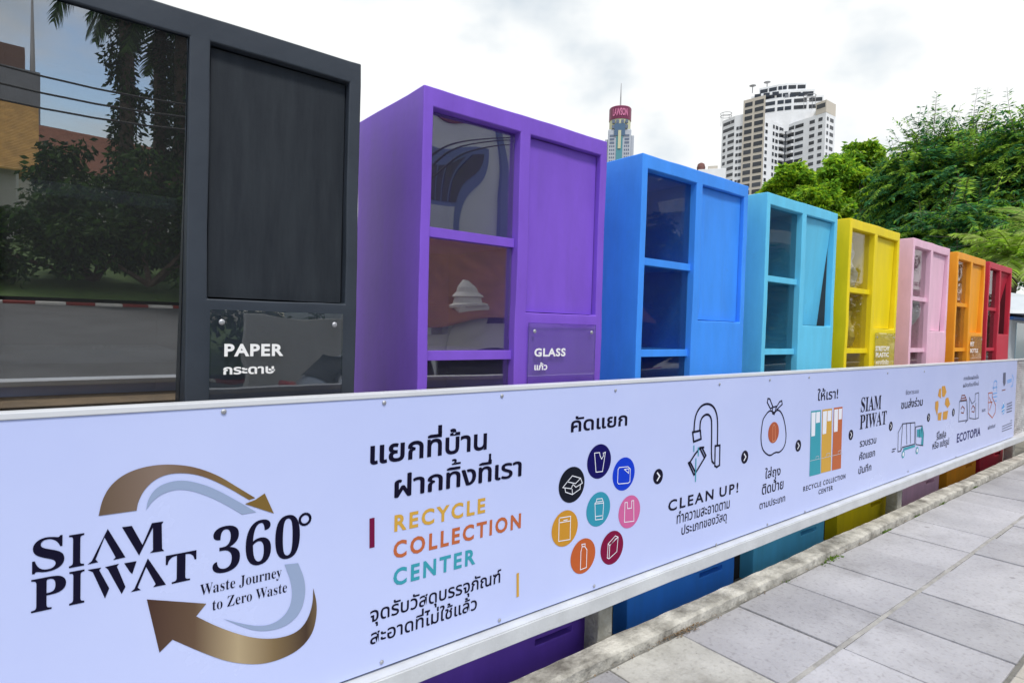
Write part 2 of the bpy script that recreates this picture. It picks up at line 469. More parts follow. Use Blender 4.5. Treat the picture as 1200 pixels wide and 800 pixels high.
# ================================================================== HOARDING
DH = 2.08            # its printed face
HX0, HX1 = -3.0, 10.575
M_white = mat('white_paint', (.56, .58, .60), .5, var=.10, vscale=5, bump=.12, bscale=60, vstretch=(1, 1, 1))
M_panel = mat('printed_vinyl', (.51, .58, .92), .24, hue=(.56, .63, .95), vscale=.8, bump=.35, bscale=1.3)
M_trim = mat('white_trim', (.66, .68, .72), .35, var=.04, vscale=4)
M_ink = mat('ink_navy_black', (.006, .005, .022), .45, spec=.12)
M_post = mat('post_concrete', (.26, .25, .21), .9, hue=(.42, .41, .36), vscale=9, bump=.8, bscale=50)
M_steel = mat('galvanised_steel', (.5, .52, .54), .45, metal=.8, var=.2, vscale=12)
hoard = thing('hoarding', 'long white printed hoarding with recycling lettering and icons along the pavement', 'hoarding', (3.8, DH, 0))
bm = bx(HX0, HX1, DH, DH+.022, .360, 1.408)
slice_(bm, 0, HX0, HX1, .15); 
for v in bm.verts: v.co.y += abs(noise.noise(Vector((v.co.x*.8, v.co.z*1.3, 0))))*.0015
panel = wobj('sign_panel', bm, M_panel, hoard)
DP = DH-.0012         # plane of the print
bm = bx(HX0, HX1, DH-.004, DH+.05, 1.409, 1.428, .003)
wobj('top_trim', bm, M_trim, hoard)
bm = bx(HX0-1, 16.5, DH-.052, DH+.06, .272, .349, 0)
slice_(bm, 0, HX0-1, 16.5, .12); wobble(bm, .0035, 2.7, 3); 
bmesh.ops.bevel(bm, geom=[e for e in bm.edges if len(e.link_faces) == 2 and e.calc_face_angle(0) > 1.0], offset=.006, segments=2, affect='EDGES')
wobj('bottom_rail', bm, M_white, hoard)
# unseen battens added behind the panel to block light from the bin bases
for z in (1.30, .42):
    wobj('shade_batten', bx(HX0, HX1, DH+.0225, DH+.175, z, z+.07, .004), mat('shade_batten_wood', (.28, .2, .12), .8, var=.3, vscale=6) if z > 1 else bpy.data.materials['shade_batten_wood'], hoard)
wobj('shade_batten', bx(HX0, HX1, DH+.0605, DH+.205, .276, .345, .004), bpy.data.materials['shade_batten_wood'], hoard)
# concrete posts behind it
for px, py in ((703, 735), (1049, 592), (1184, 531)):
    x = onY(px, py, DH+.1).x
    bm = bx(x-.055, x+.055, DH+.062, DH+.165, -.15, .272); slice_(bm, 2, -.15, .272, .05); slice_(bm, 0, x-.055, x+.055, .055); wobble(bm, .006, 12, px); bevel(bm, .004, 1)
    wobj('post', bm, M_post, hoard)
for x in (-2.6, 13.2, 15.8):
    bm = bx(x-.055, x+.055, DH+.062, DH+.165, -.15, 1.40); bevel(bm, .008, 1)
    wobj('post', bm, M_post, hoard)
# wire mesh beyond the printed panel
bm = bmesh.new()
def mesh_net(bm, x0, x1, y, z0, z1, st, r):
    n = int((x1-x0+(z1-z0))/st)
    for k in range(n+1):
        for sgn in (1, -1):
            a = x0+k*st-(z1-z0)
            if sgn > 0: p, q = (a, z0), (a+(z1-z0), z1)
            else: p, q = (a, z1), (a+(z1-z0), z0)
            (xa, za), (xb, zb) = p, q
            if xa < x0: za += (x0-xa)*(zb-za)/(xb-xa); xa = x0
            if xb > x1: zb -= (xb-x1)*(zb-za)/(xb-xa); xb = x1
            if xb-xa < .01: continue
            m_ = 6
            pts = [(xa+(xb-xa)*t/m_, y+sgn*.004*math.sin(t*3.), za+(zb-za)*t/m_) for t in range(m_+1)]
            add_tube(bm, pts, r, 4, caps=False)
mesh_net(bm, 10.6, 16.4, DH+.03, .36, 1.40, .055, .0028)
wobj('wire_mesh', bm, M_steel, hoard)
bm = bmesh.new(); add_tube(bm, [(10.58, DH+.03, 1.415), (16.4, DH+.03, 1.415)], .016, 8)
wobj('mesh_top_bar', bm, M_white, hoard)

# screws along the top and bottom edges of the panel
M_screw = mat('screw_steel', (.42, .43, .46), .5, metal=.6)
for px, py in ((262, 482), (450, 471.5), (588, 463.5), (721, 457), (843, 450), (902, 445), (948, 442), (1040, 437), (1083, 435),
               (447, 775), (585, 726), (696, 686), (839, 637.5), (899, 614), (943, 599), (1064, 552), (1120, 535)):
    p = onY(px, py, DH)
    bm = bmesh.new(); add_lathe(bm, [(.0085, 0), (.0085, -.003), (.004, -.006)], 10, axis='Y', origin=(p.x, DH-.0005, p.z))
    wobj('screw', bm, M_screw, hoard)

# ---- print: every line of lettering, arrow, disc and icon is a sub-part of the panel
M_gold = mat('ink_gold', (.62, .36, .06), .45, spec=.12); M_rust = mat('ink_rust', (.50, .135, .05), .45, spec=.12)
M_teal = mat('ink_teal', (.045, .33, .42), .45, spec=.12); M_maroon = mat('ink_maroon', (.16, .008, .05), .45, spec=.12)
M_grey = mat('ink_grey', (.12, .13, .2), .5, spec=.12); M_wink = mat('ink_white', (.78, .80, .88), .45, spec=.12)
def mat_grad(name, stops, ang):
    """printed colour ramp along the panel (the ink itself is a gradient)"""
    m = bpy.data.materials.new(name); m.use_nodes = True; nt = m.node_tree; N = nt.nodes; L = nt.links
    p = N['Principled BSDF']; p.inputs['Roughness'].default_value = .4
    t = N.new('ShaderNodeTexCoord'); mp = N.new('ShaderNodeMapping'); mp.inputs['Rotation'].default_value = (R(90), 0, 0)
    L.new(t.outputs['Generated'], mp.inputs['Vector']); mp.vector_type = 'POINT'
    sx = N.new('ShaderNodeSeparateXYZ'); L.new(t.outputs['Generated'], sx.inputs[0])
    r = N.new('ShaderNodeValToRGB'); r.color_ramp.elements[0].position = stops[0][0]; r.color_ramp.elements[0].color = (*stops[0][1], 1)
    r.color_ramp.elements[1].position = stops[-1][0]; r.color_ramp.elements[1].color = (*stops[-1][1], 1)
    for q, c in stops[1:-1]:
        e = r.color_ramp.elements.new(q); e.color = (*c, 1)
    L.new(sx.outputs['X'], r.inputs['Fac']); L.new(r.outputs[0], p.inputs['Base Color'])
    return m
M_b1 = mat_grad('ink_bronze_upper', [(0, (.13, .085, .055)), (.35, (.23, .165, .13)), (.62, (.17, .10, .05)), (.85, (.22, .145, .05)), (1, (.16, .09, .02))], 0)
M_b2 = mat_grad('ink_bronze_lower', [(0, (.055, .022, .014)), (.25, (.12, .07, .04)), (.5, (.44, .34, .20)), (.72, (.20, .135, .06)), (.93, (.05, .025, .012)), (1, (.15, .1, .05))], 0)
M_bluegrey = mat('ink_bluegrey', (.30, .38, .56), .4, spec=.12)
def c5(pl): return [(x/2.424, 470+y/2.424) for x, y in pl]
def art(name, polys, m, D=DP): return wobj(name, fill_poly(polys, D), m, panel)
def lines(name, pls, wd, m, D=DP, closed=()):
    bm = bmesh.new()
    for i, pl in enumerate(pls): add_stroke(bm, pl, wd, D, i in closed)
    return wobj(name, bm, m, panel)
def line(s, Lp, Tp, rx, m=M_ink, **k): return put_text('lettering', s, Lp, Tp, rx, DP, m, panel, **k)
def words(ws, Lp, Tp, **k):
    z0 = onY(*Lp, DP).z; z1 = onY(*Tp, DP).z
    for w_, a, b in ws:
        x = x_for_px(a, DP, z0); line(w_, pix((x, DP, z0)), pix((x, DP, z1)), b, **k)
def arc(pl): return smooth_open(pl, 2)
def smooth_open(pl, k=2):
    for _ in range(k):
        o = [pl[0]]
        for a, b in zip(pl, pl[1:]):
            o += [(a[0]*.75+b[0]*.25, a[1]*.75+b[1]*.25), (a[0]*.25+b[0]*.75, a[1]*.25+b[1]*.75)]
        pl = o+[pl[-1]]
    return pl
u1 = arc([(280,325),(290,280),(312,240),(350,208),(400,188),(455,179),(510,180),(560,188),(620,210),(672,242),(725,274)])
u2 = arc([(708,280),(640,240),(580,213),(530,203),(480,205),(440,221),(410,250),(392,285),(388,310)])
art('logo_arrow', [c5(u1+u2)], M_b1)
art('logo_arrow', [c5([(752,261),(778,318),(696,291),(726,279)])], mat('ink_bronze_head', (.2, .125, .035), .4, spec=.12), DP-.0004)
art('logo_arrow', [c5(arc([(415,308),(420,280),(437,252),(465,233),(510,223),(560,230),(610,248),(670,280),(728,314)])+arc([(688,321),(640,292),(590,268),(540,252),(500,249),(460,262),(432,284),(415,308)])[:-1])], M_bluegrey)
l1 = [(417,562),(586,574),(557,610)]+arc([(557,610),(620,641),(690,665),(740,674),(790,673),(840,658),(870,628),(888,580),(890,530)])[1:]
l2 = arc([(890,530),(901,575),(898,622),(885,665),(850,705),(800,731),(750,745),(700,746),(640,737),(570,711),(490,676)])[1:]
art('logo_arrow', [c5(l1+l2+[(453,713)])], M_b2)
art('logo_arrow', [c5([(808,463),(847,459)]+arc([(847,459),(866,505),(868,550),(855,597),(825,630),(785,648),(735,653),(690,641),(634,617)])[1:]+arc([(634,617),(690,632),(740,639),(780,630),(813,604),(830,565),(828,515),(808,463)])[1:-1])], M_bluegrey)
def cS(pl): return [(20+x/4, 530+y/4) for x, y in pl]
def sl_(s, Lq, Tq, rx):
    a, b = cS([Lq, Tq]); return line(s, a, b, 20+rx/4, serif=True, ref='I', off=.006)
sl_('S', (70,566), (70,411), 221); sl_('I', (243,540), (243,388), 314)
sl_('P', (65,751), (65,597), 229); sl_('I', (244,715), (244,560), 315)
line('T', (193.9, 685), (193.9, 651), 229.8, serif=True, ref='I', off=.006)
art('lettering', [cS([(425,357),(508,490),(450,503),(462,490),(410,397),(368,500),(380,513),(330,524),(350,508)])], M_ink)
art('lettering', [cS([(492,349),(538,343),(588,432),(632,330),(687,322),(678,335),(680,450),(690,460),(622,470),(637,457),(637,350),(572,482)])], M_ink)
art('lettering', [cS([(330,549),(395,538),(385,550),(432,635),(412,683),(355,560)]), cS([(412,536),(478,520),(468,533),(508,628),(490,662),(425,545)]), cS([(502,518),(560,508),(540,568),(530,560)])], M_ink)
art('lettering', [cS([(613,495),(698,618),(638,630),(650,615),(605,535),(565,632),(580,643),(533,653),(550,638)])], M_ink)
line('360', (248.8, 673), (248.8, 622), 351, serif=True, ref='I', off=-.004)
line('Waste Journey', (234.3, 697.7), (234.3, 685), 330, serif=True, ref='W', off=-.008)
line('to Zero Waste', (248.8, 715), (248.8, 702.5), 336.2, serif=True, ref='W', off=-.008)
p_ = onY(357.5, 608, DP)
lines('lettering', [[pix_ for pix_ in [pix((p_.x+.0185*math.cos(t*PI/8), DP, p_.z+.019*math.sin(t*PI/8))) for t in range(16)]]], .0085, M_ink, closed=(0,))

line('แยกที่บ้าน', (433.7, 543.6), (433.7, 522.3), 570.4, off=.022, ref='ย')
line('ฝากทิ้งที่เรา', (462, 583), (462, 563), 611, fat=.024, ref='ก')
line('RECYCLE', (462, 622.2), (462, 603.6), 568.5, M_gold, off=.03, spacing=.15)
line('COLLECTION', (460.8, 654), (460.8, 634.6), 610.3, M_rust, off=.03, spacing=.15)
line('CENTER', (460.8, 686), (460.8, 666.7), 557, M_teal, off=.03, spacing=.15)
line('จุดรับวัสดุบรรจุภัณฑ์', (433.7, 729), (433.7, 716), 587, off=.012, ref='บ')
line('สะอาดที่ไม่ใช้แล้ว', (433.7, 755), (433.7, 742.3), 558.8, off=.012, ref='บ')
lines('accent_bar', [[(436, 609.5), (436, 638.5)]], .021, M_maroon)
lines('accent_bar', [[(606.8, 672.6), (606.8, 697.3)]], .014, M_gold)
line('คัดแยก', (669, 506), (669, 493), 735, off=.02, ref='ย')
INK = {'navy': (.006, .004, .105), 'blue': (.006, .045, .58), 'black': (.008, .01, .02), 'teal': (.035, .29, .42), 'pink': (.60, .13, .33), 'gold': (.56, .27, .03), 'orange': (.50, .11, .03), 'crimson': (.20, .004, .045)}
def ic(pl): return [(650+x/4.709, 510+y/4.709) for x, y in pl]
RD = .088
icons = {
 'navy': ((702.3,540.3), [[(220,97),(248,94),(250,110),(259,130),(270,112),(268,97),(280,92),(264,198),(228,202),(220,97)]]),
 'blue': ((731.1,555), [[(350,187),(357,176),(405,172),(418,185),(415,255),(405,262),(352,267),(347,258),(350,187)], [(385,187),(410,183),(408,208),(385,187)]]),
 'black': ((670.2,567.6), [[(70,255),(98,222),(143,235),(115,265),(70,255)], [(70,255),(45,287),(92,293),(100,268)], [(143,235),(153,262),(117,285),(100,268)], [(57,290),(60,312),(98,325),(140,295),(142,272)], [(98,325),(97,297)]]),
 'teal': ((701.4,596.2), [[(222,375),(230,366),(268,362),(270,375),(265,460),(225,465),(222,375)], [(230,366),(233,350),(262,347),(267,362)], [(224,447),(266,441)], [(222,377),(269,372)]]),
 'pink': ((737.7,599.2), [[(388,370),(385,478),(437,472),(436,358),(425,360),(424,400),(402,403),(401,368),(388,370)]]),
 'gold': ((662.1,618.7), [[(25,455),(88,445),(85,573),(22,583),(25,455)], [(25,481),(88,470)], [(50,468),(70,464)]]),
 'orange': ((683.4,651), [[(152,612),(150,600),(168,597),(167,612),(178,630),(175,727),(142,740),(145,640),(152,612)], [(152,612),(167,612)]]),
 'crimson': ((717.3,641.2), [[(295,597),(335,553),(350,560),(343,640),(300,680),(290,675),(295,597),(304,606),(300,680)], [(304,606),(350,560)], [(312,598),(340,566)]]),
}
for k_, ((cx, cy), pls) in icons.items():
    p = onY(cx, cy, DP); bm = bmesh.new(); disc(bm, p.x, p.z, RD, DP)
    wobj('icon_disc', bm, mat('ink_disc_'+k_, INK[k_], .45, spec=.12), panel)
    lines('icon', [ic(pl) for pl in pls], .0042, M_wink, DP-.0006)
for cx, cy in ((771.3,558), (872.8,535.2), (935.5,522), (997.3,509.3), (1044,499.2), (1088.3,489), (1117.3,483)):
    p = onY(cx, cy, DP); bm = bmesh.new(); disc(bm, p.x, p.z, .043, DP); wobj('arrow_dot', bm, M_ink, panel)
    bm = bmesh.new(); add_stroke(bm, [(p.x-.008, p.z+.021), (p.x+.013, p.z), (p.x-.008, p.z-.021)], .0095, DP-.0006, metric=True); wobj('arrow_chevron', bm, M_wink, panel)
def cF(pl): return [(780+x/6.669, 460+y/6.669) for x, y in pl]
lines('icon', [cF(pl) for pl in (arc([(222,300),(228,210),(245,150),(280,100),(330,82),(375,105),(400,160),(408,230),(405,410)]), arc([(268,290),(272,220),(295,180),(330,165),(355,190),(362,240),(357,525),(375,550)]),
    [(212,308),(272,295),(278,360),(220,382)], [(388,415),(425,410),(422,565),(400,580),(385,570)], [(180,548),(192,540),(235,625),(222,640)], [(268,432),(285,428),(315,490),(305,508)], [(192,540),(230,480),(268,432)], [(235,625),(305,508)], [(268,430),(298,426)])], .0125, M_ink, closed=(2, 3, 4, 5))
lines('icon', [cF(pl) for pl in ([(222,415),(222,455)], [(256,430),(256,490)], [(238,515),(234,690)])], .009, M_teal, DP-.0006)
words((('CLEAN', 783, 836), ('UP!', 843, 865)), (783, 599), (783, 586.5), off=.02, spacing=.14)
line('ทำความสะอาดตาม', (793, 613.5), (793, 603.6), 855, off=.008, ref='บ')
line('ประเภทของวัสดุ', (798.6, 626.4), (798.6, 618), 851.5, off=.008, ref='บ')
lines('icon', [cF(pl) for pl in ([(840,112),(820,125),(795,75),(800,45),(815,48),(840,112)], [(862,120),(890,72),(908,62),(912,90),(870,130)], [(835,115),(868,105),(850,168),(836,160)],
    smooth_pl([(815,132),(770,190),(757,225),(743,350),(755,440),(790,480),(820,492),(860,462),(890,468),(932,420),(945,330),(930,220),(905,150),(875,130),(850,160)], 2))], .010, M_ink, closed=(2, 3))
p = onY(906.6, 506.5, DP); bm = bmesh.new(); disc(bm, p.x, p.z, .073, DP); wobj('icon_disc', bm, mat('ink_disc_rust', (.42, .1, .045), .45, spec=.12), panel)
lines('icon', [cF([(838,265),(848,245),(856,262),(858,370),(836,382)])], .004, mat('ink_peach', (.75, .35, .2), .5, spec=.12), DP-.0006, closed=(0,))
line('ใส่ถุง', (896.5, 560.8), (896.5, 552), 914.7, off=.012, ref='ส')
line('ติดป้าย', (892.8, 579.5), (892.8, 570), 918, off=.012, ref='ต')
line('ตามประเภท', (890, 596.5), (890, 590), 920, off=.008, ref='ต')
line('ให้เรา!', (958, 469.3), (958, 460), 982, off=.012, ref='ร')
def cB(pl): return [(930+x/5.715, 450+y/5.715) for x, y in pl]
for k_, (m_, q, wn, dv) in enumerate(((M_teal, [(117,180),(183,172),(180,598),(106,617)], [[(120,190),(148,187),(143,345),(119,350)], [(152,187),(178,183),(176,255),(150,260)]], None),
        (M_gold, [(193,170),(258,162),(250,578),(183,595)], [[(197,182),(224,178),(218,330),(194,335)], [(228,178),(254,174),(251,245),(226,248)]], None),
        (M_rust, [(270,158),(328,150),(317,562),(257,577)], [[(273,170),(299,166),(294,316),(270,320)], [(303,165),(325,162),(322,233),(301,237)]], None))):
    art('icon', [cB(q)], m_)
    art('icon', [cB(w_) for w_ in wn], M_wink, DP-.0006)
lines('icon', [cB(pl) for pl in ([(108,514),(330,462)], [(148,505),(150,485),(168,480),(166,500)], [(218,488),(220,466),(242,460),(240,482)], [(298,470),(300,447),(316,442),(314,465)])], .004, mat('ink_pale', (.5, .55, .6), .5, spec=.12), DP-.0010)
words((('RECYCLE', 941.3, 962.3), ('COLLECTION', 964.6, 990.7)), (941.3, 575.7), (941.3, 570), off=.015, spacing=.12)
line('CENTER', (959.2, 579), (959.2, 573.7), 976, off=.015, spacing=.12)
line('SIAM', (1008.8, 482.7), (1008.8, 466), 1032.5, serif=True, ref='I')
line('PIWAT', (1007.5, 503), (1007.5, 486.5), 1038.7, serif=True, ref='I')
line('รวบรวม', (1007.5, 523.5), (1007.5, 517), 1026.7, off=.012, ref='ร')
line('คัดแยก', (1007, 539), (1007, 532.4), 1025.3, off=.012, ref='ย')
line('บันทึก', (1006, 555.3), (1006, 549), 1021, off=.012, ref='บ')
line('จัดหาระบบ', (1061.3, 462.5), (1061.3, 458.5), 1076.5, M_grey, ref='บ')
line('ขนส่งร่วม', (1056, 479), (1056, 471.8), 1081.3, off=.012, ref='น')
def cT(pl): return [(1040+x/6.667, 430+y/6.667) for x, y in pl]
art('icon', [cT([(124,632),(216,606),(216,622),(126,652)]), cT([(232,487),(268,481),(270,548),(232,545)]), cT([(262,470),(272,460),(282,520),(278,612),(262,615),(270,540)])], M_teal)
lines('icon', [cT(pl) for pl in ([(120,442),(85,510),(82,660),(105,655),(118,625),(213,600),(216,432)], [(120,442),(216,432)], [(120,440),(105,650)], [(150,436),(152,600)], [(181,434),(180,592)], [(221,466),(272,457),(283,520),(278,612),(222,603),(221,466)], [(250,485),(250,548)], [(40,642),(65,636)], [(35,662),(55,655)])], .0085, M_ink, DP-.0006)
for c_ in ((123, 680), (232, 650)):
    p = onY(*cT([c_])[0], DP); bm = bmesh.new(); disc(bm, p.x, p.z, .036, DP-.0005); wobj('icon', bm, M_teal, panel)
    bm = bmesh.new(); disc(bm, p.x, p.z, .021, DP-.0009); wobj('icon', bm, M_wink, panel)
M_gold2 = mat('ink_gold_pale', (.60, .31, .06), .45, spec=.12)
art('icon', [cT(q) for q in ([(425,150),(450,145),(462,195),(445,235),(428,230)], [(405,170),(420,165),(418,245),(395,225)], [(455,245),(475,235),(490,290),(470,320),(448,290)], [(435,350),(475,338),(465,405),(432,412)], [(395,360),(425,350),(418,415),(393,415)], [(375,270),(398,262),(400,300),(388,380),(372,320)])], M_gold2)
line('รีไซเคิล', (1097.3, 515.5), (1097.3, 509), 1108.5, off=.01, ref='ร')
words((('หรือ', 1092.8, 1099.8), ('แปรรูป', 1101.5, 1112)), (1092.8, 526.3), (1092.8, 520), off=.01, ref='ร')
line('ภาคเรียนผลิตเป็น', (1129.3, 445.4), (1129.3, 442), 1146.8, M_grey, off=.01, ref='ร')
line('ผลิตภัณฑ์ใหม่', (1128.8, 453.6), (1128.8, 450.2), 1146.8, M_grey, off=.01, ref='ร')
def cZ(pl): return [(1110+x/7.278, 420+y/7.278) for x, y in pl]
M_brown = mat('ink_brown', (.22, .07, .05), .5, spec=.12); M_sky = mat('ink_sky', (.12, .35, .75), .45, spec=.12); M_navy = mat('ink_navy', (.01, .01, .12), .45, spec=.12)
lines('icon', [cZ(pl) for pl in ([(105,365),(168,358),(170,525),(98,537),(105,365)], [(170,372),(178,520),(155,545)])], .012, M_grey)
lines('icon', [cZ(pl) for pl in ([(190,330),(190,508),(240,515),(268,505),(270,290),(240,300),(238,360),(212,385),(190,330)], [(244,380),(242,508)])], .012, M_grey)
lines('icon', [cZ(pl) for pl in ([(115,358),(125,315),(150,312),(165,352),(115,358)], [(120,340),(160,332)])], .013, M_brown)
lines('icon', [cZ(pl) for pl in ([(118,430),(130,405),(148,425),(140,465),(120,460)],)], .013, M_brown)
lines('icon', [cZ(pl) for pl in ([(208,430),(220,400),(236,420),(230,455),(210,450)],)], .013, M_brown)
line('ECOTOPIA', (1121.3, 518.3), (1121.3, 508.3), 1148.8, M_navy, off=.02, spacing=.05)
line('และ', (1150.8, 482.5), (1150.8, 479.3), 1155, M_grey, off=.01, ref='ล')
lines('icon', [cZ(pl) for pl in ([(352,295),(385,290),(385,330),(415,400),(410,460),(385,505),(350,465),(352,295)], [(360,330),(380,380),(362,440)], [(352,375),(385,370)])], .013, M_rust)
lines('icon', [cZ(pl) for pl in ([(395,270),(400,200),(415,185),(424,200),(422,275)], [(390,250),(424,243)], [(388,300),(425,292)], [(390,330),(425,322)], [(395,365),(422,358)])], .012, M_sky)
line('ผลิตภัณฑ์', (1157.8, 503), (1157.8, 499.7), 1166.3, M_grey, off=.01, ref='ล')
art('icon', [cZ([(478,122),(500,118),(498,215),(484,238),(476,200)])], M_grey)
lines('icon', [cZ(pl) for pl in ([(468,272),(496,264)],)], .012, M_brown)
lines('icon', [cZ(pl) for pl in ([(512,190),(550,175)], [(515,205),(548,192)], [(555,140),(566,165),(558,230),(545,240)])], .014, M_sky)
p = onY(1110+480/7.278, 420+425/7.278, DP); bm = bmesh.new(); disc(bm, p.x, p.z, .075, DP); wobj('icon_disc', bm, M_sky, panel)
lines('icon', [cZ(pl) for pl in ([(468,410),(480,375),(490,400),(485,450),(470,465)], [(465,440),(492,420)])], .012, M_wink, DP-.0006)
lines('icon', [cZ(pl) for pl in ([(510,390),(552,372)], [(510,412),(552,395)], [(508,435),(552,420)], [(508,458),(550,445)])], .016, M_grey)
lines('icon', [cZ(pl) for pl in ([(470,580),(553,545)], [(470,600),(553,565)], [(468,620),(550,590)], [(540,530),(553,526)])], .011, M_grey)
# ================================================================== COLOURED BINS
BW, BT, BD, BY, BZ = 1.163, 2.729, .66, 2.30, -.17
XL = [-.139, 1.313, 2.781, 4.206, 5.623, 7.168, 8.627, 9.965]
def inset(px, py, X):
    v = ray(px, py); return X/v.x*v.y-BY
def make_body(seed):
    z0 = 0
    H = BT-BZ
    xs = [0, .05, .545, .611, .74, 1.01, 1.114, BW]
    ys = [0, .05, .20, BD-.04, BD]
    zs = [0, .20, .232, .42, 1.765-BZ, 2.645-BZ, H]
    def solid(x, y, z):
        if x < .05 or x > 1.114 or z > 2.645-BZ or y > BD-.04 or z < .20: return True
        if z < .232: return not (.74 < x < 1.01 and y < .2)
        if .545 < x < .611: return True
        if x < .545: return z < .42            # window compartment
        if z > 1.765-BZ: return False          # behind the flap
        return y < .05                         # blank panel under the flap
    bm = cells(xs, ys, zs, solid)
    slice_(bm, 0, 0, BW, .0831); slice_(bm, 2, 0, H, .0907); slice_(bm, 1, 0, BD, .15)
    bmesh.ops.remove_doubles(bm, verts=bm.verts, dist=.0005)
    es = [e for e in bm.edges if len(e.link_faces) == 2 and e.calc_face_angle(0) > 1.2]
    bmesh.ops.bevel(bm, geom=es, offset=.006, segments=2, affect='EDGES', profile=.6)
    wobble(bm, .0042, 3.2, seed); wobble(bm, .0016, 11, seed+3)
    return bm
BINS = [ # kind, base colour, side hue, flap bottom inset
 ('paper',  (.030, .038, .052), None),
 ('glass',  (.205, .09, .59), None),
 ('blue',   (.05, .29, .92), None),
 ('teal',   (.13, .57, .84), (957, 379)),
 ('yellow', (.84, .66, .008), (1042.3, 385)),
 ('pink',   (.83, .52, .66), (1100.3, 386)),
 ('orange', (.88, .36, .02), (1145.3, 387)),
 ('red',    (.53, .03, .06), (1172.5, 388)),
]
LAB = ['black painted bin with PAPER sign and dark reflective window, largest in view', 'purple recycling bin with clear GLASS sign under its flap', 'bright blue recycling bin between the purple and the turquoise ones',
       'turquoise recycling bin with its flap pushed inward', 'yellow recycling bin with a small printed sign on its front', 'pale pink recycling bin with a white bag behind its window',
       'orange recycling bin with a small clear sign', 'dark red recycling bin, last of the row beside the wire mesh']
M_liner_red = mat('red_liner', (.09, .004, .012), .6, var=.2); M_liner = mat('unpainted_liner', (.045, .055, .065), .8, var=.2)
M_acry = glass('clear_acrylic', (.93, .94, .95), 1.5, extra=.06, wave=.0006, wscale=9)
M_acry2 = glass('clear_acrylic_edge', (.75, .8, .82), 1.5, extra=.12)
M_letter = mat('white_letter', (.86, .86, .86), .5, spec=.2)
GL = {'paper': glass('window_glass_dark', (.5, .54, .58), 1.9, wave=.002, wscale=1.2, extra=.30, dust=.03),
      'glass': glass('window_glass_wavy', (.84, .84, .87), 1.8, wave=.013, wscale=2.0, extra=.18, dust=.02)}
G_std = glass('window_glass', (.70, .76, .76), 1.65, wave=.005, wscale=2.2, extra=.0, dust=.01)
G_warm = glass('window_glass_clear', (.93, .93, .92), 1.5, wave=.01, wscale=2.4, extra=.0, dust=.01)
M_frost = glass('hazy_acrylic', (.985, .985, .98), 1.4, dust=.07)
def sign_plate(root, i, x, ztop=1.722):
    P = root.location
    bm = bx(.621, 1.098, -.017, -.0125, 1.22-BZ, ztop-BZ)
    pl = obj('sign_plate', bm, M_acry if i < 4 else M_frost, root)
    # polished edge strips
    e = bmesh.new()
    for (a, b, c, d) in ((.6185, .6208, 1.22, ztop), (1.0982, 1.1005, 1.22, ztop), (.6185, 1.1005, ztop+.0002, ztop+.0025)):
        add_box(e, a, b, -.0175, -.012, c-BZ, d-BZ)
    obj('plate_edge', e, M_acry2, pl)
    for sx in (.655, 1.065):
        s = bmesh.new(); add_lathe(s, [(.010, 0), (.010, -.003), (.005, -.006)], 12, axis='Y', origin=(sx, -.018, ztop-.04-BZ))
        obj('screw', s, M_screw, pl)
    return pl
bins = []
for i, (kind, col, fl) in enumerate(BINS):
    root = thing('recycling_bin', LAB[i], 'recycling bin', (XL[i], BY, BZ), group='recycling bins in a row')
    bins.append(root)
    if kind == 'paper':
        mp_ = mat('paint_black', col, .5, hue=(.036, .046, .062), vscale=5, bump=.1, bscale=30, spec=.35)
        mf = mat('paint_black_streaked', (.017, .021, .028), .6, hue=(.027, .033, .041), vscale=7, vstretch=(3.2, 1, .4), bump=.05, bscale=40, spec=.2)
    else:
        mp_ = mat('paint_'+kind, col, .5, var=.09, vscale=2.2, vstretch=(2.4, 2.4, .7), bump=.07, bscale=30, spec=.35); add_wear(mp_); mf = mp_
    ob = obj('body', make_body(i), mp_, root, smooth=True); wn = ob.modifiers.new('normals', 'WEIGHTED_NORMAL'); wn.weight = 100
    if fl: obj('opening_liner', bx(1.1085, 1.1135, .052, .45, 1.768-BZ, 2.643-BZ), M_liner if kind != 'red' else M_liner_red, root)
    # swing flap in the right opening
    d0 = .030; d1 = max(.05, inset(*fl, XL[i]+1.109)) if fl else .032
    if kind == 'red': d1 = .2
    zb, zt_ = 1.770-BZ, 2.640-BZ
    bm = bmesh.new(); vs_ = add_box(bm, .617, 1.108, 0, .018, zb, zt_)
    for v in vs_: v.co.y += d1+(d0-d1)*(v.co.z-zb)/(zt_-zb)
    slice_(bm, 2, zb, zt_, .08); slice_(bm, 0, .617, 1.108, .08); wobble(bm, .0012, 2, i)
    obj('flap', bm, mf, root)
    # shelves and pane
    for zz in (2.105, 1.552, .98):
        bm = bx(.0505, .5445, .19 if kind == 'paper' else .072, BD-.045, zz-.022-BZ, zz+.022-BZ); slice_(bm, 0, .05, .545, .06); wobble(bm, .002, 5, i+zz)
        obj('shelf', bm, mp_ if kind != 'paper' else mat('shelf_paint', (.60, .62, .64), .5, spec=.3), root)
    if kind != 'paper':
        for zz in (2.105, 1.552):
            bm = bx(.0505, .5445, .026, .0435, zz-.022-BZ, zz+.022-BZ, .002); obj('glazing_bar', bm, mp_, root)
    bm = bmesh.new()
    tilt = R(3.5) if kind == 'paper' else (0)
    ya = .032; zc0, zc1 = .42-BZ+BZ, 2.640-BZ
    zc0 = .425
    vs_ = add_box(bm, .052, .543, 0, .006, zc0, zc1)
    for v in vs_: v.co.y += (.045 if not tilt else .012)+(zc1-v.co.z)*math.tan(tilt)
    g_ = GL.get(kind) or (G_warm if kind in ('yellow', 'pink', 'orange') else G_std)
    obj('window_pane', bm, g_, root)
def lettering(pl, s, Lp, Tp, rx, **k): put_text('lettering', s, Lp, Tp, rx, BY-.0185, M_letter, pl, **k)
pl = sign_plate(bins[0], 0, 0)
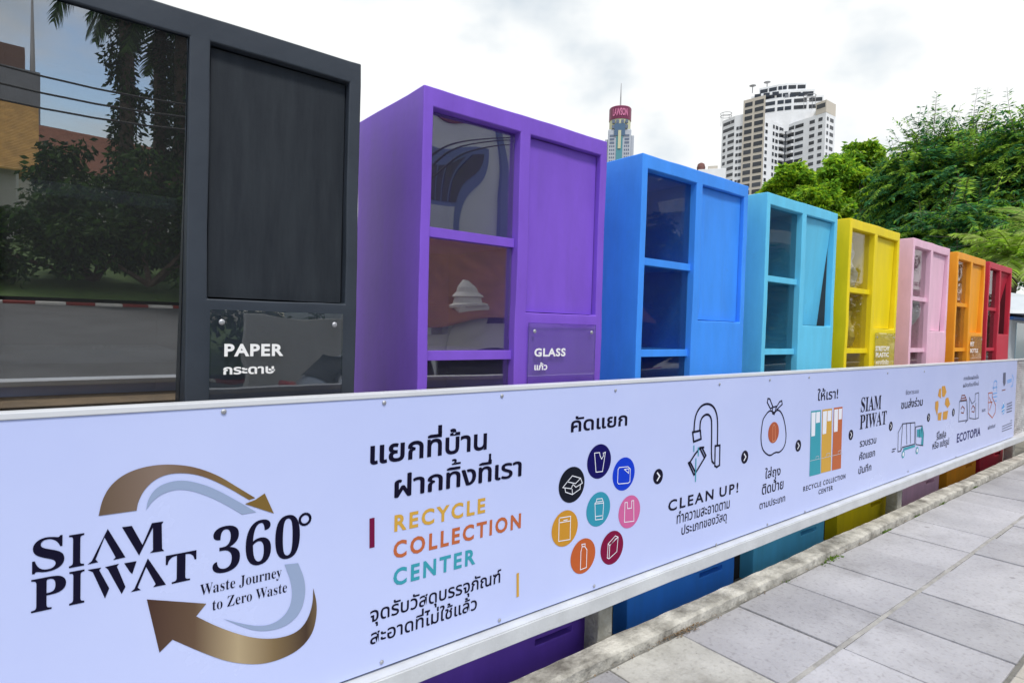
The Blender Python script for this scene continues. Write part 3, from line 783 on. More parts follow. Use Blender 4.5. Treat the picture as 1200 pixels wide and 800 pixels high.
lettering(pl, 'PAPER', (262.8, 416.9), (262.8, 402.8), 332.1, off=.035, spacing=.06)
lettering(pl, 'กระดาษ', (261.6, 438.4), (261.6, 430), 322.2, off=.03, ref='ก')
pl = sign_plate(bins[1], 1, 0, 1.712)
lettering(pl, 'GLASS', (626.1, 417.3), (626.1, 408), 662.7, off=.035, spacing=.06)
lettering(pl, 'แก้ว', (626.1, 433.3), (626.1, 427.5), 641.3, off=.03, ref='ก')
pl = sign_plate(bins[4], 4, 0)
lettering(pl, 'STRETCHY', (1026, 411), (1026, 405.5), 1042.5, off=.03)
lettering(pl, 'PLASTIC', (1026.3, 418.2), (1026.3, 413), 1041.5, off=.03)
lettering(pl, 'พลาสติกยืด', (1026.3, 427.2), (1026.3, 423), 1041, off=.02, ref='ล')
pl = sign_plate(bins[6], 6, 0)
lettering(pl, 'PET', (1137, 405.4), (1137, 400.5), 1141.5, off=.03)
lettering(pl, 'BOTTLE', (1137, 413), (1137, 408.5), 1146, off=.03)

# what lies behind the clear windows
def crumple(name, label, cat, loc, size, m, seed, sub=4, group=None):
    bm = bmesh.new(); bmesh.ops.create_icosphere(bm, subdivisions=sub, radius=1)
    for v in bm.verts:
        n_ = v.co.normalized()
        k = 1+.38*noise.noise(n_*2.1+Vector((seed, 0, 0)))+.22*abs(noise.noise(n_*5.3+Vector((0, seed, 0))))-.1*abs(noise.noise(n_*11+Vector((0, 0, seed))))
        v.co = Vector((n_.x*size[0]*k, n_.y*size[1]*k, max(-size[2]*.72, n_.z*size[2]*k)))
        v.co.z += size[2]*.72
    o = obj(name, bm, m, loc=loc)
    return tag(o, label, cat, group)
M_film = mat('plastic_film', (.85, .82, .66), .4, bump=.3, bscale=9, transl=.45)
M_yfilm = mat('plastic_film_yellow', (.82, .66, .10), .35, bump=.5, bscale=10, transl=.4)
M_bag = mat('white_bag_film', (.85, .85, .9), .3, bump=.4, bscale=20, transl=.35)
M_kraft = mat('brown_film', (.42, .25, .10), .35, bump=.4, bscale=14, transl=.2)
def inbin(i, x, y, z): return (XL[i]+x, BY+y, z)
crumple('plastic_wrap', 'crumpled pale plastic film on the top shelf of the yellow bin', 'plastic film', inbin(4, .29, .295, 2.13), (.23, .2, .27), M_film, 2)
crumple('plastic_wrap', 'yellowish crumpled plastic film on the lower shelf of the yellow bin', 'plastic film', inbin(4, .28, .295, 1.576), (.23, .2, .27), M_yfilm, 5)
crumple('plastic_wrap', 'brownish crumpled film heaped on the pink bin\'s lower shelf', 'plastic film', inbin(5, .3, .32, 1.576), (.19, .17, .18), M_kraft, 11)
crumple('plastic_wrap', 'brown plastic film on the upper shelf of the orange bin', 'plastic film', inbin(6, .3, .32, 2.13), (.19, .17, .17), M_kraft, 17)
crumple('plastic_wrap', 'golden crumpled film low behind the orange bin\'s window', 'plastic film', inbin(6, .3, .32, 1.576), (.19, .17, .19), M_yfilm, 23)
# white bag draped over the pink bin's shelf
bm = bmesh.new()
nx_, nz_ = 22, 26
grid = []
for j in range(nz_+1):
    row = []
    for k in range(nx_+1):
        u, v_ = k/nx_, j/nz_
        x = .07+.40*u+.03*noise.noise(Vector((u*3, v_*3, 4)))
        if v_ < .35: y = .072+.3*(.35-v_)/.35; z = 2.135+.035*noise.noise(Vector((u*7, v_*7, 1)))+.03*(v_)
        else:
            t = (v_-.35)/.65
            y = .064-.006*t+.012*noise.noise(Vector((u*8, v_*3, 9))); z = 2.14-.33*t*(.55+.45*math.sin(1+u*2.1))-.02*noise.noise(Vector((u*6, 2, v_*4)))
        row.append(bm.verts.new((x, y, z-BZ)))
    grid.append(row)
for j in range(nz_):
    for k in range(nx_): bm.faces.new((grid[j][k], grid[j][k+1], grid[j+1][k+1], grid[j+1][k]))
bmesh.ops.solidify(bm, geom=bm.faces[:], thickness=.002)
tag(obj('plastic_bag', bm, M_bag, loc=(XL[5], BY, BZ), smooth=True), 'thin white plastic bag hanging off the shelf in the pink bin', 'plastic bag')

p = onY(1173, 548, BY-.01)
o = obj('paper_tag', bx(-.04, .04, -.004, 0, -.075, .055, .001), mat('tag_pink', (.75, .28, .30), .6), loc=p); tag(o, 'small pink tag stuck low on the dark red bin under the white rail', 'tag')

# added dark boards standing in for shade in the gaps between the bins
M_shade_board = mat('shade_board', (.03, .026, .024), .85, var=.3, vscale=6)
pairs = ('black and purple', 'purple and blue', 'blue and turquoise', 'turquoise and yellow', 'yellow and pink', 'pink and orange', 'orange and red')
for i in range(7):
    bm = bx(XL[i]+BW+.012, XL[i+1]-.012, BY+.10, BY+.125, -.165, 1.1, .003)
    tag(obj('shade_board', bm, M_shade_board), 'added dark board standing in for shade low between the %s bins' % pairs[i], 'board', 'added shade boards between the bins')
# ================================================================== FAR BUILDINGS
M_render = mat('white_render', (.76, .77, .79), .7, var=.05, vscale=.2)
M_beige = mat('beige_render', (.55, .50, .43), .75, var=.05, vscale=.2)
M_dkglass = mat('dark_window', (.035, .04, .05), .15, island=.5, spec=.5)
M_slot = mat('slot_cladding', (.16, .17, .19), .5)
M_balc = mat('balcony_white', (.70, .71, .73), .6)
CONDO_D = [(842.5, 309), (857, 303), (866.5, 301.5), (892, 297), (901, 301), (914.5, 309), (918.5, 309.5), (927, 306), (963, 297), (974.3, 305)]
TOPS = [152, 141, None, 112]
condo = thing('apartment_tower', 'tall white apartment tower with beige corner bays and a dark central slot, beyond the bins', 'building', at_dist(912, 200, 312)-Vector((0, 0, at_dist(912, 200, 312).z+.17)))
CO = condo.location.copy()
PL = [Vector((at_dist(px, 250, d).x, at_dist(px, 250, d).y, 0)) for px, d in CONDO_D]
back = [PL[-1]+(PL[-1]-Vector((0, 0, 0))).normalized()*24, PL[0]+PL[0].normalized()*22]
def zof(px, py, P):
    v = ray(px, py); return EYE+v.z*math.hypot(P.x, P.y)/math.hypot(v.x, v.y)
def prism(plan, z0, z1):
    bm = bmesh.new(); n = len(plan)
    a = [bm.verts.new((p.x-CO.x, p.y-CO.y, z0+.17)) for p in plan]; b = [bm.verts.new((p.x-CO.x, p.y-CO.y, z1+.17)) for p in plan]
    for i in range(n): bm.faces.new((a[i], a[(i+1) % n], b[(i+1) % n], b[i]))
    bm.faces.new(b); bm.faces.new(a[::-1]); bmesh.ops.recalc_face_normals(bm, faces=bm.faces[:])
    return bm
ZL = zof(850, 137, PL[1]); ZC = zof(912, 100, PL[5]); ZR = zof(964, 132, PL[8]); ZBL = zof(880, 114, PL[3]); ZBR = zof(960, 118, PL[8])
mid = (back[0]+back[1])/2
# body in three heights: left block, centre, right wing
inL = PL[2]+(PL[2]).normalized()*14
obj('wall', prism([PL[0], PL[1], PL[2], inL, back[1]], -.17, ZL), M_render, condo)
obj('wall', prism([PL[3]+Vector((.02, 0, 0)), PL[4], PL[5], PL[5]+PL[5].normalized()*16, inL+(inL-PL[2]).normalized()*3, PL[2]+PL[2].normalized()*1.2], -.17, ZR), M_render, condo)
obj('wall', prism([PL[6], PL[7], PL[8], PL[9], back[0], mid], -.17, ZR), M_render, condo)
obj('central_slot', prism([PL[5], PL[6], PL[6]+PL[6].normalized()*8, PL[5]+PL[5].normalized()*8], -.17, zof(916, 111, PL[5])), M_slot, condo)
o1 = PL[3].normalized()*-.9
obj('corner_bay', prism([PL[2]+o1, PL[3]+o1*.9, PL[3]+PL[3].normalized()*.5, PL[2]+PL[2].normalized()*1], -.17, ZBL), M_beige, condo)
a_ = PL[8]-(PL[8]-PL[7]).normalized()*5
obj('corner_bay', prism([a_-a_.normalized()*.15, PL[8]-PL[8].normalized()*.2, PL[9], PL[9]+PL[9].normalized()*16, a_+a_.normalized()*16], ZR+.02, ZBR), M_beige, condo)
# stepped crown
def crown(px0, px1, y0, d, depth, m, name='crown_storey'):
    A, B = at_dist(px0, 200, d), at_dist(px1, 200, d); A.z = B.z = 0
    q = (A+B)/2; q = q.normalized()*-2
    obj(name, prism([A, A*.6+B*.4+q, A*.4+B*.6+q, B, B+B.normalized()*depth, A+A.normalized()*depth], ZR-3, zof((px0+px1)/2, y0, (A+B)/2)), m, condo)
crown(872, 962, 117, 311, 20, M_render); crown(877, 951, 109.5, 312.5, 18, M_render); crown(886, 941, 101, 314.5, 16, M_render)
CR = [(872, 962, 117, 311), (877, 951, 109.5, 312.5), (886, 941, 101, 314.5)]
FLOOR = 3.12
wins = []
def window_row(P, Q, z, fr, hh=1.5, nudge=.12):
    d = (Q-P); ln = d.length; d = d/ln; n = Vector((d.y, -d.x, 0))
    if n.dot(P) > 0: n = -n
    for f0, f1 in fr:
        a, b = P+d*(ln*f0), P+d*(ln*f1)
        wins.append((a+n*nudge, b+n*nudge, z, hh, n))
k = 0
z = ZL-3.0
while z > 15:
    window_row(PL[0], PL[1], z, [(.12, .32), (.5, .98)] if k > 1 else [(.1, .95)], 1.5)
    z -= FLOOR; k += 1
z = ZBL-3.4
k = 0
while z > 15:
    window_row(PL[2]+o1, PL[3]+o1*.9, z, [(.08, .42), (.53, .92)], 1.9)
    if k > 2: window_row(PL[1], PL[2], z, [(.25, .52), (.6, .95)], 1.5)
    z -= FLOOR; k += 1
z = ZR-3.2
k = 0
while z > 15:
    window_row(PL[3], PL[4], z, [(.12, .40)] , 1.5)
    window_row(PL[4], PL[5], z, [(.06, .2), (.3, .5), (.62, .98)], 1.6)
    window_row(PL[6], PL[7], z, [(.1, .95)], 1.7)
    window_row(PL[7], PL[8], z, [(.03, .3), (.5, .66), (.78, .9)], 1.5)
    window_row(PL[8], PL[9], z, [(.12, .28), (.45, .8)], 1.5)
    z -= FLOOR; k += 1
for P, Q, zz in ((at_dist(880, 200, 309.9), at_dist(910, 200, 309.2), zof(895, 113.5, PL[5])), (at_dist(921, 200, 309.2), at_dist(950, 200, 309.9), zof(935, 113.5, PL[5]))):
    P.z = Q.z = 0; window_row(P, Q, zz, [(.03, .28), (.38, .62), (.72, .97)], 1.8)
for px0, px1, y0, d in CR:
    A, B = at_dist(px0, 200, d), at_dist(px1, 200, d); A.z = B.z = 0
    q = (A+B)/2; q = q.normalized()*-2; zt_ = zof((px0+px1)/2, y0, (A+B)/2)
    for U, W_ in ((A, A*.6+B*.4+q), (A*.6+B*.4+q, A*.4+B*.6+q), (A*.4+B*.6+q, B)):
        for kk in (0, 1): window_row(U, W_, zt_-2.6-kk*3.1, [(.06, .46), (.54, .95)], 1.7)
P, Q = a_.copy(), PL[8].copy(); window_row(P-P.normalized()*.2, Q-Q.normalized()*.2, ZBR-3, [(.1, .9)], 1.9)
random.seed(3)
wins.sort(key=lambda t: -t[2])
vis = [q for q in wins if q[2] > 36]
rest = bmesh.new()
def win_geo(bm, a, b, z, hh, n):
    d = n*.16
    vs_ = [bm.verts.new((p.x-CO.x, p.y-CO.y, q+.17)) for p in (a, b) for q in (z, z+hh)]
    wv = [bm.verts.new(v.co-d) for v in vs_]
    bm.faces.new((vs_[0], vs_[2], vs_[3], vs_[1]))
    for i, j in ((0, 2), (2, 3), (3, 1), (1, 0)): bm.faces.new((vs_[i], wv[i], wv[j], vs_[j]))
for i, (a, b, zz, hh, n) in enumerate(vis+[q for q in wins if q[2] <= 36]):
    if i < 100:
        bm = bmesh.new(); win_geo(bm, a, b, zz, hh, n); obj('window', bm, M_dkglass, condo)
    else: win_geo(rest, a, b, zz, hh, n)
tag(obj('window', rest, M_dkglass, condo), kind='stuff')
# balcony parapets beside the slot
bm = bmesh.new(); zz = ZR-3.5
while zz > 30:
    for P, Q in ((PL[4]*.45+PL[5]*.55, PL[5]), (PL[6], PL[7])):
        d = (Q-P).normalized(); n = Vector((d.y, -d.x, 0)); n = n if n.dot(P) < 0 else -n
        pts = [P, P+n*1.0+d*.6, Q+n*1.0-d*.6, Q]
        lo = [bm.verts.new((p.x-CO.x, p.y-CO.y, zz-.9)) for p in pts]; hi = [bm.verts.new((p.x-CO.x, p.y-CO.y, zz+.25)) for p in pts]
        for i in range(3): bm.faces.new((lo[i], lo[i+1], hi[i+1], hi[i]))
        bm.faces.new(hi); bm.faces.new(lo[::-1])
    zz -= FLOOR
tag(obj('balcony', bm, M_balc, condo), kind='stuff')
# roof gear: dishes, rails
M_gear = mat('roof_gear', (.25, .25, .26), .6)
for px, py in ((882, 102.5), (899, 98.5), (938, 102)):
    c_ = at_dist(px, py, 318)
    bm = bmesh.new(); add_lathe(bm, [(.2, -3), (.2, 0), (1.5, .5), (1.6, .6), (.2, .25)], 12, origin=c_-CO+Vector((0, 0, .17)))
    obj('satellite_dish', bm, M_gear, condo)
for px, py, pz in ((851, 134, ZL), (949, 113, ZR)):
    c_ = at_dist(px, py, 304); bm = bmesh.new()
    for zz in (0, 1.2): 
        ring = [Vector((c_.x+2.6*math.cos(t*PI/8)-CO.x, c_.y+2.6*math.sin(t*PI/8)-CO.y, c_.z+zz+.17-1)) for t in range(17)]; add_tube(bm, ring, .12, 4)
    for t in range(0, 16, 4): add_tube(bm, [Vector((c_.x+2.6*math.cos(t*PI/8)-CO.x, c_.y+2.6*math.sin(t*PI/8)-CO.y, c_.z-5)), Vector((c_.x+2.6*math.cos(t*PI/8)-CO.x, c_.y+2.6*math.sin(t*PI/8)-CO.y, c_.z+.4))], .12, 4)
    obj('roof_rail', bm, M_gear, condo)

# round-topped hotel tower
HD = 520.
hp = at_dist(724.7, 200, HD); hz = lambda py: at_dist(725, py, HD).z
hotel = thing('hotel_tower', 'slender pale tower with round magenta crown and thin mast, above the blue bin', 'building', (hp.x, hp.y, -.17), math.atan2(hp.y, hp.x)-PI/2)
T = lambda py: hz(py)+.17
M_mag = mat('magenta_crown', (.16, .012, .06), .4); M_hyel = mat('pale_yellow_render', (.50, .50, .33), .6); M_hteal = mat('teal_glazing', (.07, .25, .30), .2)
M_hwhite = mat('pale_grey_render', (.42, .45, .51), .6)
bm = bmesh.new(); add_lathe(bm, [(9.3, T(143)), (9.3, T(129)), (8.8, T(128))], 40); obj('crown', bm, M_mag, hotel)
bm = bmesh.new(); add_lathe(bm, [(8.9, T(165)), (8.9, T(143.05))], 32); obj('upper_drum', bm, M_hyel, hotel)
bm = bmesh.new(); add_tube(bm, [(0, 0, T(128)), (0, 0, T(115)), (0, 0, T(98))], [.7, .5, .25], 8); obj('mast', bm, M_gear, hotel)
bm = bmesh.new(); add_box(bm, -9.6, 9.6, -8.5, 8, 0, T(155)); bevel(bm, 1.2, 2); obj('shaft', bm, M_hwhite, hotel)
for sx in (-1, 1):
    bm = bx(min(sx*9.65, sx*12), max(sx*9.65, sx*12), -6.5, 6, 0, T(162 if sx > 0 else 166), .3); obj('side_wing', bm, M_hwhite, hotel)
bm = bmesh.new(); add_box(bm, -2.6, 2.6, -9.1, -8.6, 0, T(150)); obj('glazed_strip', bm, M_hteal, hotel)
bm = bmesh.new(); add_box(bm, -4.4, 4.4, -9.4, -9.12, T(163), T(149)); obj('glazed_arch', bm, mat('blue_glazing', (.07, .13, .22), .2), hotel)
bm = bmesh.new(); add_box(bm, -1.2, 1.2, -9.8, -9.42, T(178), T(157)); obj('gable_panel', bm, M_hyel, hotel)
nwin = 0
for j, py in enumerate((164, 168, 172)):
    for x0, x1 in ((-8, -4.2), (4.2, 8)):
        bm = bx(x0, x1, -8.72, -8.49, T(py), T(py)+1.7); obj('window', bm, mat('hotel_window', (.12, .15, .22), .2) if nwin == 0 else bpy.data.materials['hotel_window'], hotel); nwin += 1
small = bmesh.new()
for j in range(22):
    for x0 in (-8.2, -6.6, -5, 4, 5.6, 7.2): add_box(small, x0, x0+1, -8.66, -8.49, T(176)-j*3.1, T(176)-j*3.1+1.6)
tag(obj('window', small, bpy.data.materials['hotel_window'], hotel), kind='stuff')
for x0 in (-6.5, -3, 1, 4.5):
    for py in (148, 154):
        bm = bx(x0, x0+2.2, -9.3, -7.4, T(py)-.4, T(py)+2.4); obj('window', bm, bpy.data.materials['hotel_window'], hotel)
# crown lettering wrapped round the drum
vs_, fs = text_geo('LAWSON', .03)
a, b = min(v.x for v in vs_), max(v.x for v in vs_)
V_ = []
for v in vs_:
    an = ((v.x-a)/(b-a)-.5)*1.35; V_.append((9.75*math.sin(an), -9.75*math.cos(an), T(139.5)+v.y*8.2))
pyobj('crown_lettering', V_, fs, mat('pink_letters', (.62, .18, .34), .5), hotel)

# low roofs left of the apartment tower
lp = at_dist(832, 198, 190); lb = thing('low_building', 'low white building with a rounded brown roof structure, left of the white apartment tower', 'building', (lp.x, lp.y, -.17), math.atan2(lp.y, lp.x)-PI/2)
lz = lambda py: at_dist(832, py, 190).z+.17
obj('wall', bx(-3.4, 4.5, 0, 8, 0, lz(198), .1), M_render, lb)
obj('roof_block', bx(-.6, 2.2, .5, 5, lz(198)+.01, lz(194), .1), M_beige, lb)
bm = bmesh.new(); add_lathe(bm, [(1.1, lz(199)), (1.25, lz(194)), (1.0, lz(190)), (.4, lz(188.5))], 14, origin=(-2.6, 2, 0)); obj('roof_tank', bm, mat('rusty_tank', (.16, .07, .06), .8, var=.4, vscale=1), lb)

# ================================================================== TREES
def rnd(): return random.uniform(-1, 1)
def leaf_mesh(name, clumps, size, m, parent, seed, droop=.3, aspect=.45, loc=None):
    """many small bent leaves spread through clumps ((x,y,z), (rx,ry,rz), count)"""
    rg = random.Random(seed); V = []; Fc = []; MI = []
    for (c, r_, n) in clumps:
        shade = rg.random()
        for _ in range(n):
            while True:
                p = Vector((rg.uniform(-1, 1), rg.uniform(-1, 1), rg.uniform(-1, 1)))
                if p.length <= 1: break
            p = p*(.55+.45*rg.random())
            q = Vector((c[0]+p.x*r_[0], c[1]+p.y*r_[1], c[2]+p.z*r_[2]))
            d = Vector((p.x+rg.uniform(-.7, .7), p.y+rg.uniform(-.7, .7), rg.uniform(-.8, .5)-droop)).normalized()
            s = d.cross(Vector((rg.uniform(-1, 1), rg.uniform(-1, 1), rg.uniform(-.4, 1)))).normalized()
            L_ = size*rg.uniform(.6, 1.35); W = L_*aspect
            i = len(V); nn = d.cross(s)*(L_*.12)
            V += [q, q+d*L_*.5+s*W*.5+nn, q+d*L_, q+d*L_*.5-s*W*.5+nn]
            Fc.append((i, i+1, i+2, i+3)); MI.append(0 if rg.random() < .25+.6*shade else 1)
    me = bpy.data.meshes.new(name); me.from_pydata(V, [], Fc); 
    for mm in m: me.materials.append(mm)
    me.polygons.foreach_set('material_index', MI); me.update()
    return obj(name, me, m, parent)
def leafmat(name, c, tr=.35): return mat(name, c, .55, island=.45, transl=tr, spec=.25)
M_bark = mat('bark', (.10, .075, .055), .9, var=.4, vscale=6, bump=.8, bscale=14)
LG1 = leafmat('leaf_light_green', (.38, .56, .03), .5); LG2 = leafmat('leaf_mid_green', (.17, .36, .03), .5)
DG1 = leafmat('leaf_feather_green', (.21, .41, .05), .5); DG3 = leafmat('leaf_feather_highlight', (.34, .52, .07), .5); DG2 = leafmat('leaf_feather_dark', (.055, .20, .075), .45)  # highlights painted in as a paler leaf tone on random sprays
HG1 = leafmat('leaf_hedge', (.05, .11, .02)); HG2 = leafmat('leaf_hedge_dark', (.02, .055, .015))
def limbs(bm, base, tips, r0, seed, rg):
    hub = base+Vector((0, 0, 0))
    for t in tips:
        m1 = hub.lerp(t, .5)+Vector((rg.uniform(-.3, .3), rg.uniform(-.3, .3), rg.uniform(0, .4)))
        add_tube(bm, [hub, m1, t], [r0, r0*.55, r0*.15], 5)
def broad_tree(name, label, base, H, lobes, m, size, seed, trunk_r, group=None, per=160, nclump=60):
    """lobes: (dx,dy,z,rx,ry,rz) relative to the base"""
    rg = random.Random(seed)
    t = thing(name, label, 'tree', base, 0, group)
    clumps = []; tips = []
    for (dx, dy, z, rx, ry, rz) in lobes:
        tips.append(Vector((dx, dy, z)))
        for _ in range(nclump):
            a = rg.uniform(0, 2*PI); u = rg.uniform(-.75, 1); s = math.sqrt(max(0, 1-u*u)); k = rg.uniform(.55, 1.05)
            c = (dx+rx*s*math.cos(a)*k, dy+ry*s*math.sin(a)*k, z+rz*u*k)
            cr = rg.uniform(.16, .30)*min(rx, rz)
            clumps.append((c, (cr*1.3, cr*1.3, cr*.8), per))
            if rg.random() < .25: tips.append(Vector(c))
    leaf_mesh('crown', clumps, size, m, t, seed)
    bm = bmesh.new(); hub = Vector((0, 0, H*.45))
    add_tube(bm, [(0, 0, 0), (.1, .05, H*.25), hub], [trunk_r, trunk_r*.8, trunk_r*.65], 9)
    limbs(bm, hub, tips, trunk_r*.5, seed, rg)
    obj('trunk', bm, M_bark, t)
    return t
def base_of(px, d, z=-.17):
    p = at_dist(px, 300, d); return (p.x, p.y, z)
# the viewer's right/up at distance d in metres per photo pixel
def mpp(px, d):
    th = math.atan((px-600)/F_PX); return d*math.cos(th)**2/F_PX, d*math.cos(th)/F_PX
def lobes_px(px0, d, lst):
    """lobes given by photo pixel centre and radii"""
    b = Vector(base_of(px0, d)); ax = Vector((b.y, -b.x, 0)).normalized(); mx_, my_ = mpp(px0, d)
    out = []
    for (px, py, rx, ry, dep) in lst:
        c = at_dist(px, py, d+dep); out.append((c.x-b.x, c.y-b.y, c.z-b.z, rx*mx_, rx*mx_, ry*my_))
    return out
TD = 58.
broad_tree('leafy_tree', 'sunny yellow-green tree in front of the white apartment tower', base_of(930, TD-6), 13,
    lobes_px(930, TD-6, [(925, 218, 25, 24, 0), (905, 236, 18, 20, 2), (955, 238, 26, 24, -2), (884, 250, 14, 14, 0), (975, 258, 26, 24, 0)]), [LG1, LG2], .42, 21, .35, 'trees behind the bins', 230, 48)
broad_tree('leafy_tree', 'rounded mid-green tree between the apartment tower and the feathery dark tree', base_of(1015, TD), 15,
    lobes_px(1015, TD, [(1012, 206, 42, 36, 0), (1045, 226, 40, 40, 3), (980, 216, 28, 28, -2), (1005, 258, 46, 34, 0), (1060, 265, 36, 34, 0)]), [LG2, LG1], .42, 22, .4, 'trees behind the bins', 230, 50)

def feather_tree(name, label, px0, d, lobes, sprays, seed, m, group):
    """long drooping twigs set with narrow leaflets, bare twig ends standing out of the top"""
    rg = random.Random(seed); b = Vector(base_of(px0, d)); t = thing(name, label, 'tree', b, 0, group)
    V = []; Fc = []; MI = []; wood = bmesh.new(); hubs = []
    lob = lobes_px(px0, d, lobes); tot = sum(l[3]*l[5] for l in lob)
    H = max(l[2] for l in lob)
    hub = Vector((0, 0, H*.45))
    add_tube(wood, [(0, 0, 0), (.15, 0, H*.22), hub], [.42, .36, .3], 9)
    for (dx, dy, z, rx, ry, rz) in lob:
        lc = Vector((dx, dy, z)); add_tube(wood, [hub, hub.lerp(lc, .5)+Vector((0, 0, .5)), lc], [.22, .15, .08], 6)
        for s_ in range(int(sprays*rx*rz/tot)):
            a = rg.uniform(0, 2*PI); u = rg.uniform(-.55, 1); s = math.sqrt(1-u*u); k = rg.uniform(.35, 1.)
            o = Vector((dx+rx*s*math.cos(a)*k, dy+ry*s*math.sin(a)*k, z+rz*u*k))
            out = Vector((s*math.cos(a), s*math.sin(a), .25+.75*u)); out.normalize()
            ln = rg.uniform(1.2, 2.5); pts = [o]
            dirv = out.copy(); n = 9
            shade = rg.random()
            up_ = u > .6 and k > .7 and rg.random() < .6
            if up_: ln *= 1.25
            for i in range(n):
                dirv = (dirv+Vector((rg.uniform(-.12, .12), rg.uniform(-.12, .12), (.05 if up_ else -.17)))).normalized()
                pts.append(pts[-1]+dirv*ln/n)
            if up_ or rg.random() < .25: add_tube(wood, pts[::2]+[pts[-1]], [.022, .018, .014, .011, .008, .006][:len(pts[::2])+1], 3, caps=False)
            for i in range(1, len(pts)):
                dv = (pts[i]-pts[i-1]).normalized(); sd_ = dv.cross(Vector((0, 0, 1))); sd_ = sd_.normalized() if sd_.length > .05 else Vector((1, 0, 0))
                den = 5 if not (up_ and i > 6) else 2
                for q in range(den):
                    p = pts[i-1].lerp(pts[i], rg.random())
                    for sg in (-1, 1):
                        lv = (sd_*sg+dv*.55+Vector((rg.uniform(-.4, .4), rg.uniform(-.4, .4), rg.uniform(-.75, .1)))).normalized()
                        L_ = rg.uniform(.16, .38); W = L_*.32
                        ws = lv.cross(Vector((rg.uniform(-.6, .6), rg.uniform(-.6, .6), 1))).normalized()*W*.5
                        j = len(V); V += [p, p+lv*L_*.5+ws, p+lv*L_, p+lv*L_*.5-ws]; Fc.append((j, j+1, j+2, j+3)); MI.append(2 if shade > .74 and rg.random() < .7 else (0 if rg.random() < .02+.9*shade else 1))
    me = bpy.data.meshes.new('crown'); me.from_pydata(V, [], Fc)
    for mm in m: me.materials.append(mm)
    me.polygons.foreach_set('material_index', MI); me.update(); obj('crown', me, m, t)
    obj('trunk', wood, M_bark, t)
    return t
feather_tree('feathery_tree', 'tall dark feathery tree with bare twig tips rising above the pink bin', 1115, 46, [(1085, 200, 42, 34, 0), (1140, 184, 46, 28, 1), (1075, 235, 50, 38, -1), (1140, 232, 50, 44, -2), (1100, 270, 60, 30, 0)], 1500, 31, [DG1, DG2, DG3], 'trees behind the bins')
feather_tree('feathery_tree', 'dark feathery tree cut by the right edge above the red bin', 1215, 43, [(1210, 190, 44, 36, 0), (1222, 235, 54, 44, 0), (1200, 275, 40, 24, -1), (1250, 190, 40, 50, 0), (1225, 300, 50, 40, 0)], 1250, 33, [DG1, DG2, DG3], 'trees behind the bins')
feather_tree('feathery_tree', 'small grey-green feathery tree just above the orange bin, left of the palm', 1120, 30, [(1122, 268, 26, 14, 0), (1150, 292, 30, 16, 0), (1090, 285, 26, 14, 0)], 190, 35, [DG1, DG2, DG3], 'trees behind the bins')

# palm
LP1 = leafmat('palm_leaf', (.36, .55, .06), .55); LP2 = leafmat('palm_leaf_pale', (.38, .48, .14), .5)
def palm(name, label, base, zc, nf, flen, m, seed, trunk_r=.12, group=None, droop=1.):
    rg = random.Random(seed); t = thing(name, label, 'palm tree', base, 0, group)
    top = Vector((0, 0, zc-base[2])); V = []; Fc = []; MI = []
    for f in range(nf):
        a = 2*PI*f/nf+rg.uniform(-.25, .25); el = rg.uniform(-.1, 1.15); d = Vector((math.cos(a)*math.cos(el), math.sin(a)*math.cos(el), math.sin(el)))
        ln = flen*rg.uniform(.75, 1.1); n = 16; p = top.copy(); pts = [p]
        for i in range(n):
            d = (d+Vector((0, 0, -.075*droop))).normalized(); p = p+d*ln/n; pts.append(p)
        for i in range(2, n+1):
            dv = (pts[i]-pts[i-1]).normalized(); sd_ = dv.cross(Vector((0, 0, 1))).normalized()
            for q in range(3):
                o = pts[i-1].lerp(pts[i], q/3)
                L_ = ln*.27*math.sin(PI*min(.97, (i+q/3)/(n+1.5)))**.6*rg.uniform(.85, 1.1)
                for sg in (-1, 1):
                    lv = (sd_*sg+dv*.8+Vector((0, 0, rg.uniform(-.55, -.05)))).normalized(); ws = dv*(.018+.012*rg.random())*flen*.6
                    j = len(V); tip = o+lv*L_+Vector((0, 0, -.12*L_)); V += [o-ws, o+ws, o+lv*L_*.6+ws*.7, tip, o+lv*L_*.6-ws*.7]; Fc.append((j, j+1, j+2, j+3, j+4)); MI.append(rg.randint(0, 1))
            j = len(V); w2 = sd_*.018; V += [pts[i-1]-w2, pts[i-1]+w2, pts[i]+w2, pts[i]-w2]; Fc.append((j, j+1, j+2, j+3)); MI.append(1)
    me = bpy.data.meshes.new('fronds'); me.from_pydata(V, [], Fc)
    for mm in m: me.materials.append(mm)
    me.polygons.foreach_set('material_index', MI); me.update(); obj('fronds', me, m, t)
    bm = bmesh.new(); n = 14
    add_tube(bm, [(.03*math.sin(i), .03*math.cos(i*1.3), top.z*i/n) for i in range(n+1)], [trunk_r*(1.25-.4*i/n+(.06 if i % 2 else 0)) for i in range(n+1)], 10)
    obj('trunk', bm, M_bark, t)
    return t
pp = at_dist(1188, 300, 21)
palm('palm_tree', 'bright green feathery palm between the red bin and the right edge', (pp.x, pp.y, -.17), at_dist(1188, 302, 21).z, 22, 1.75, [LP1, LP2], 41, .10)
pp = at_dist(1215, 280, 25)
palm('palm_tree', 'greyish palm behind the bright green one at the right edge', (pp.x, pp.y, -.17), at_dist(1215, 268, 25).z, 16, 1.6, [LP2, DG1], 42, .09)

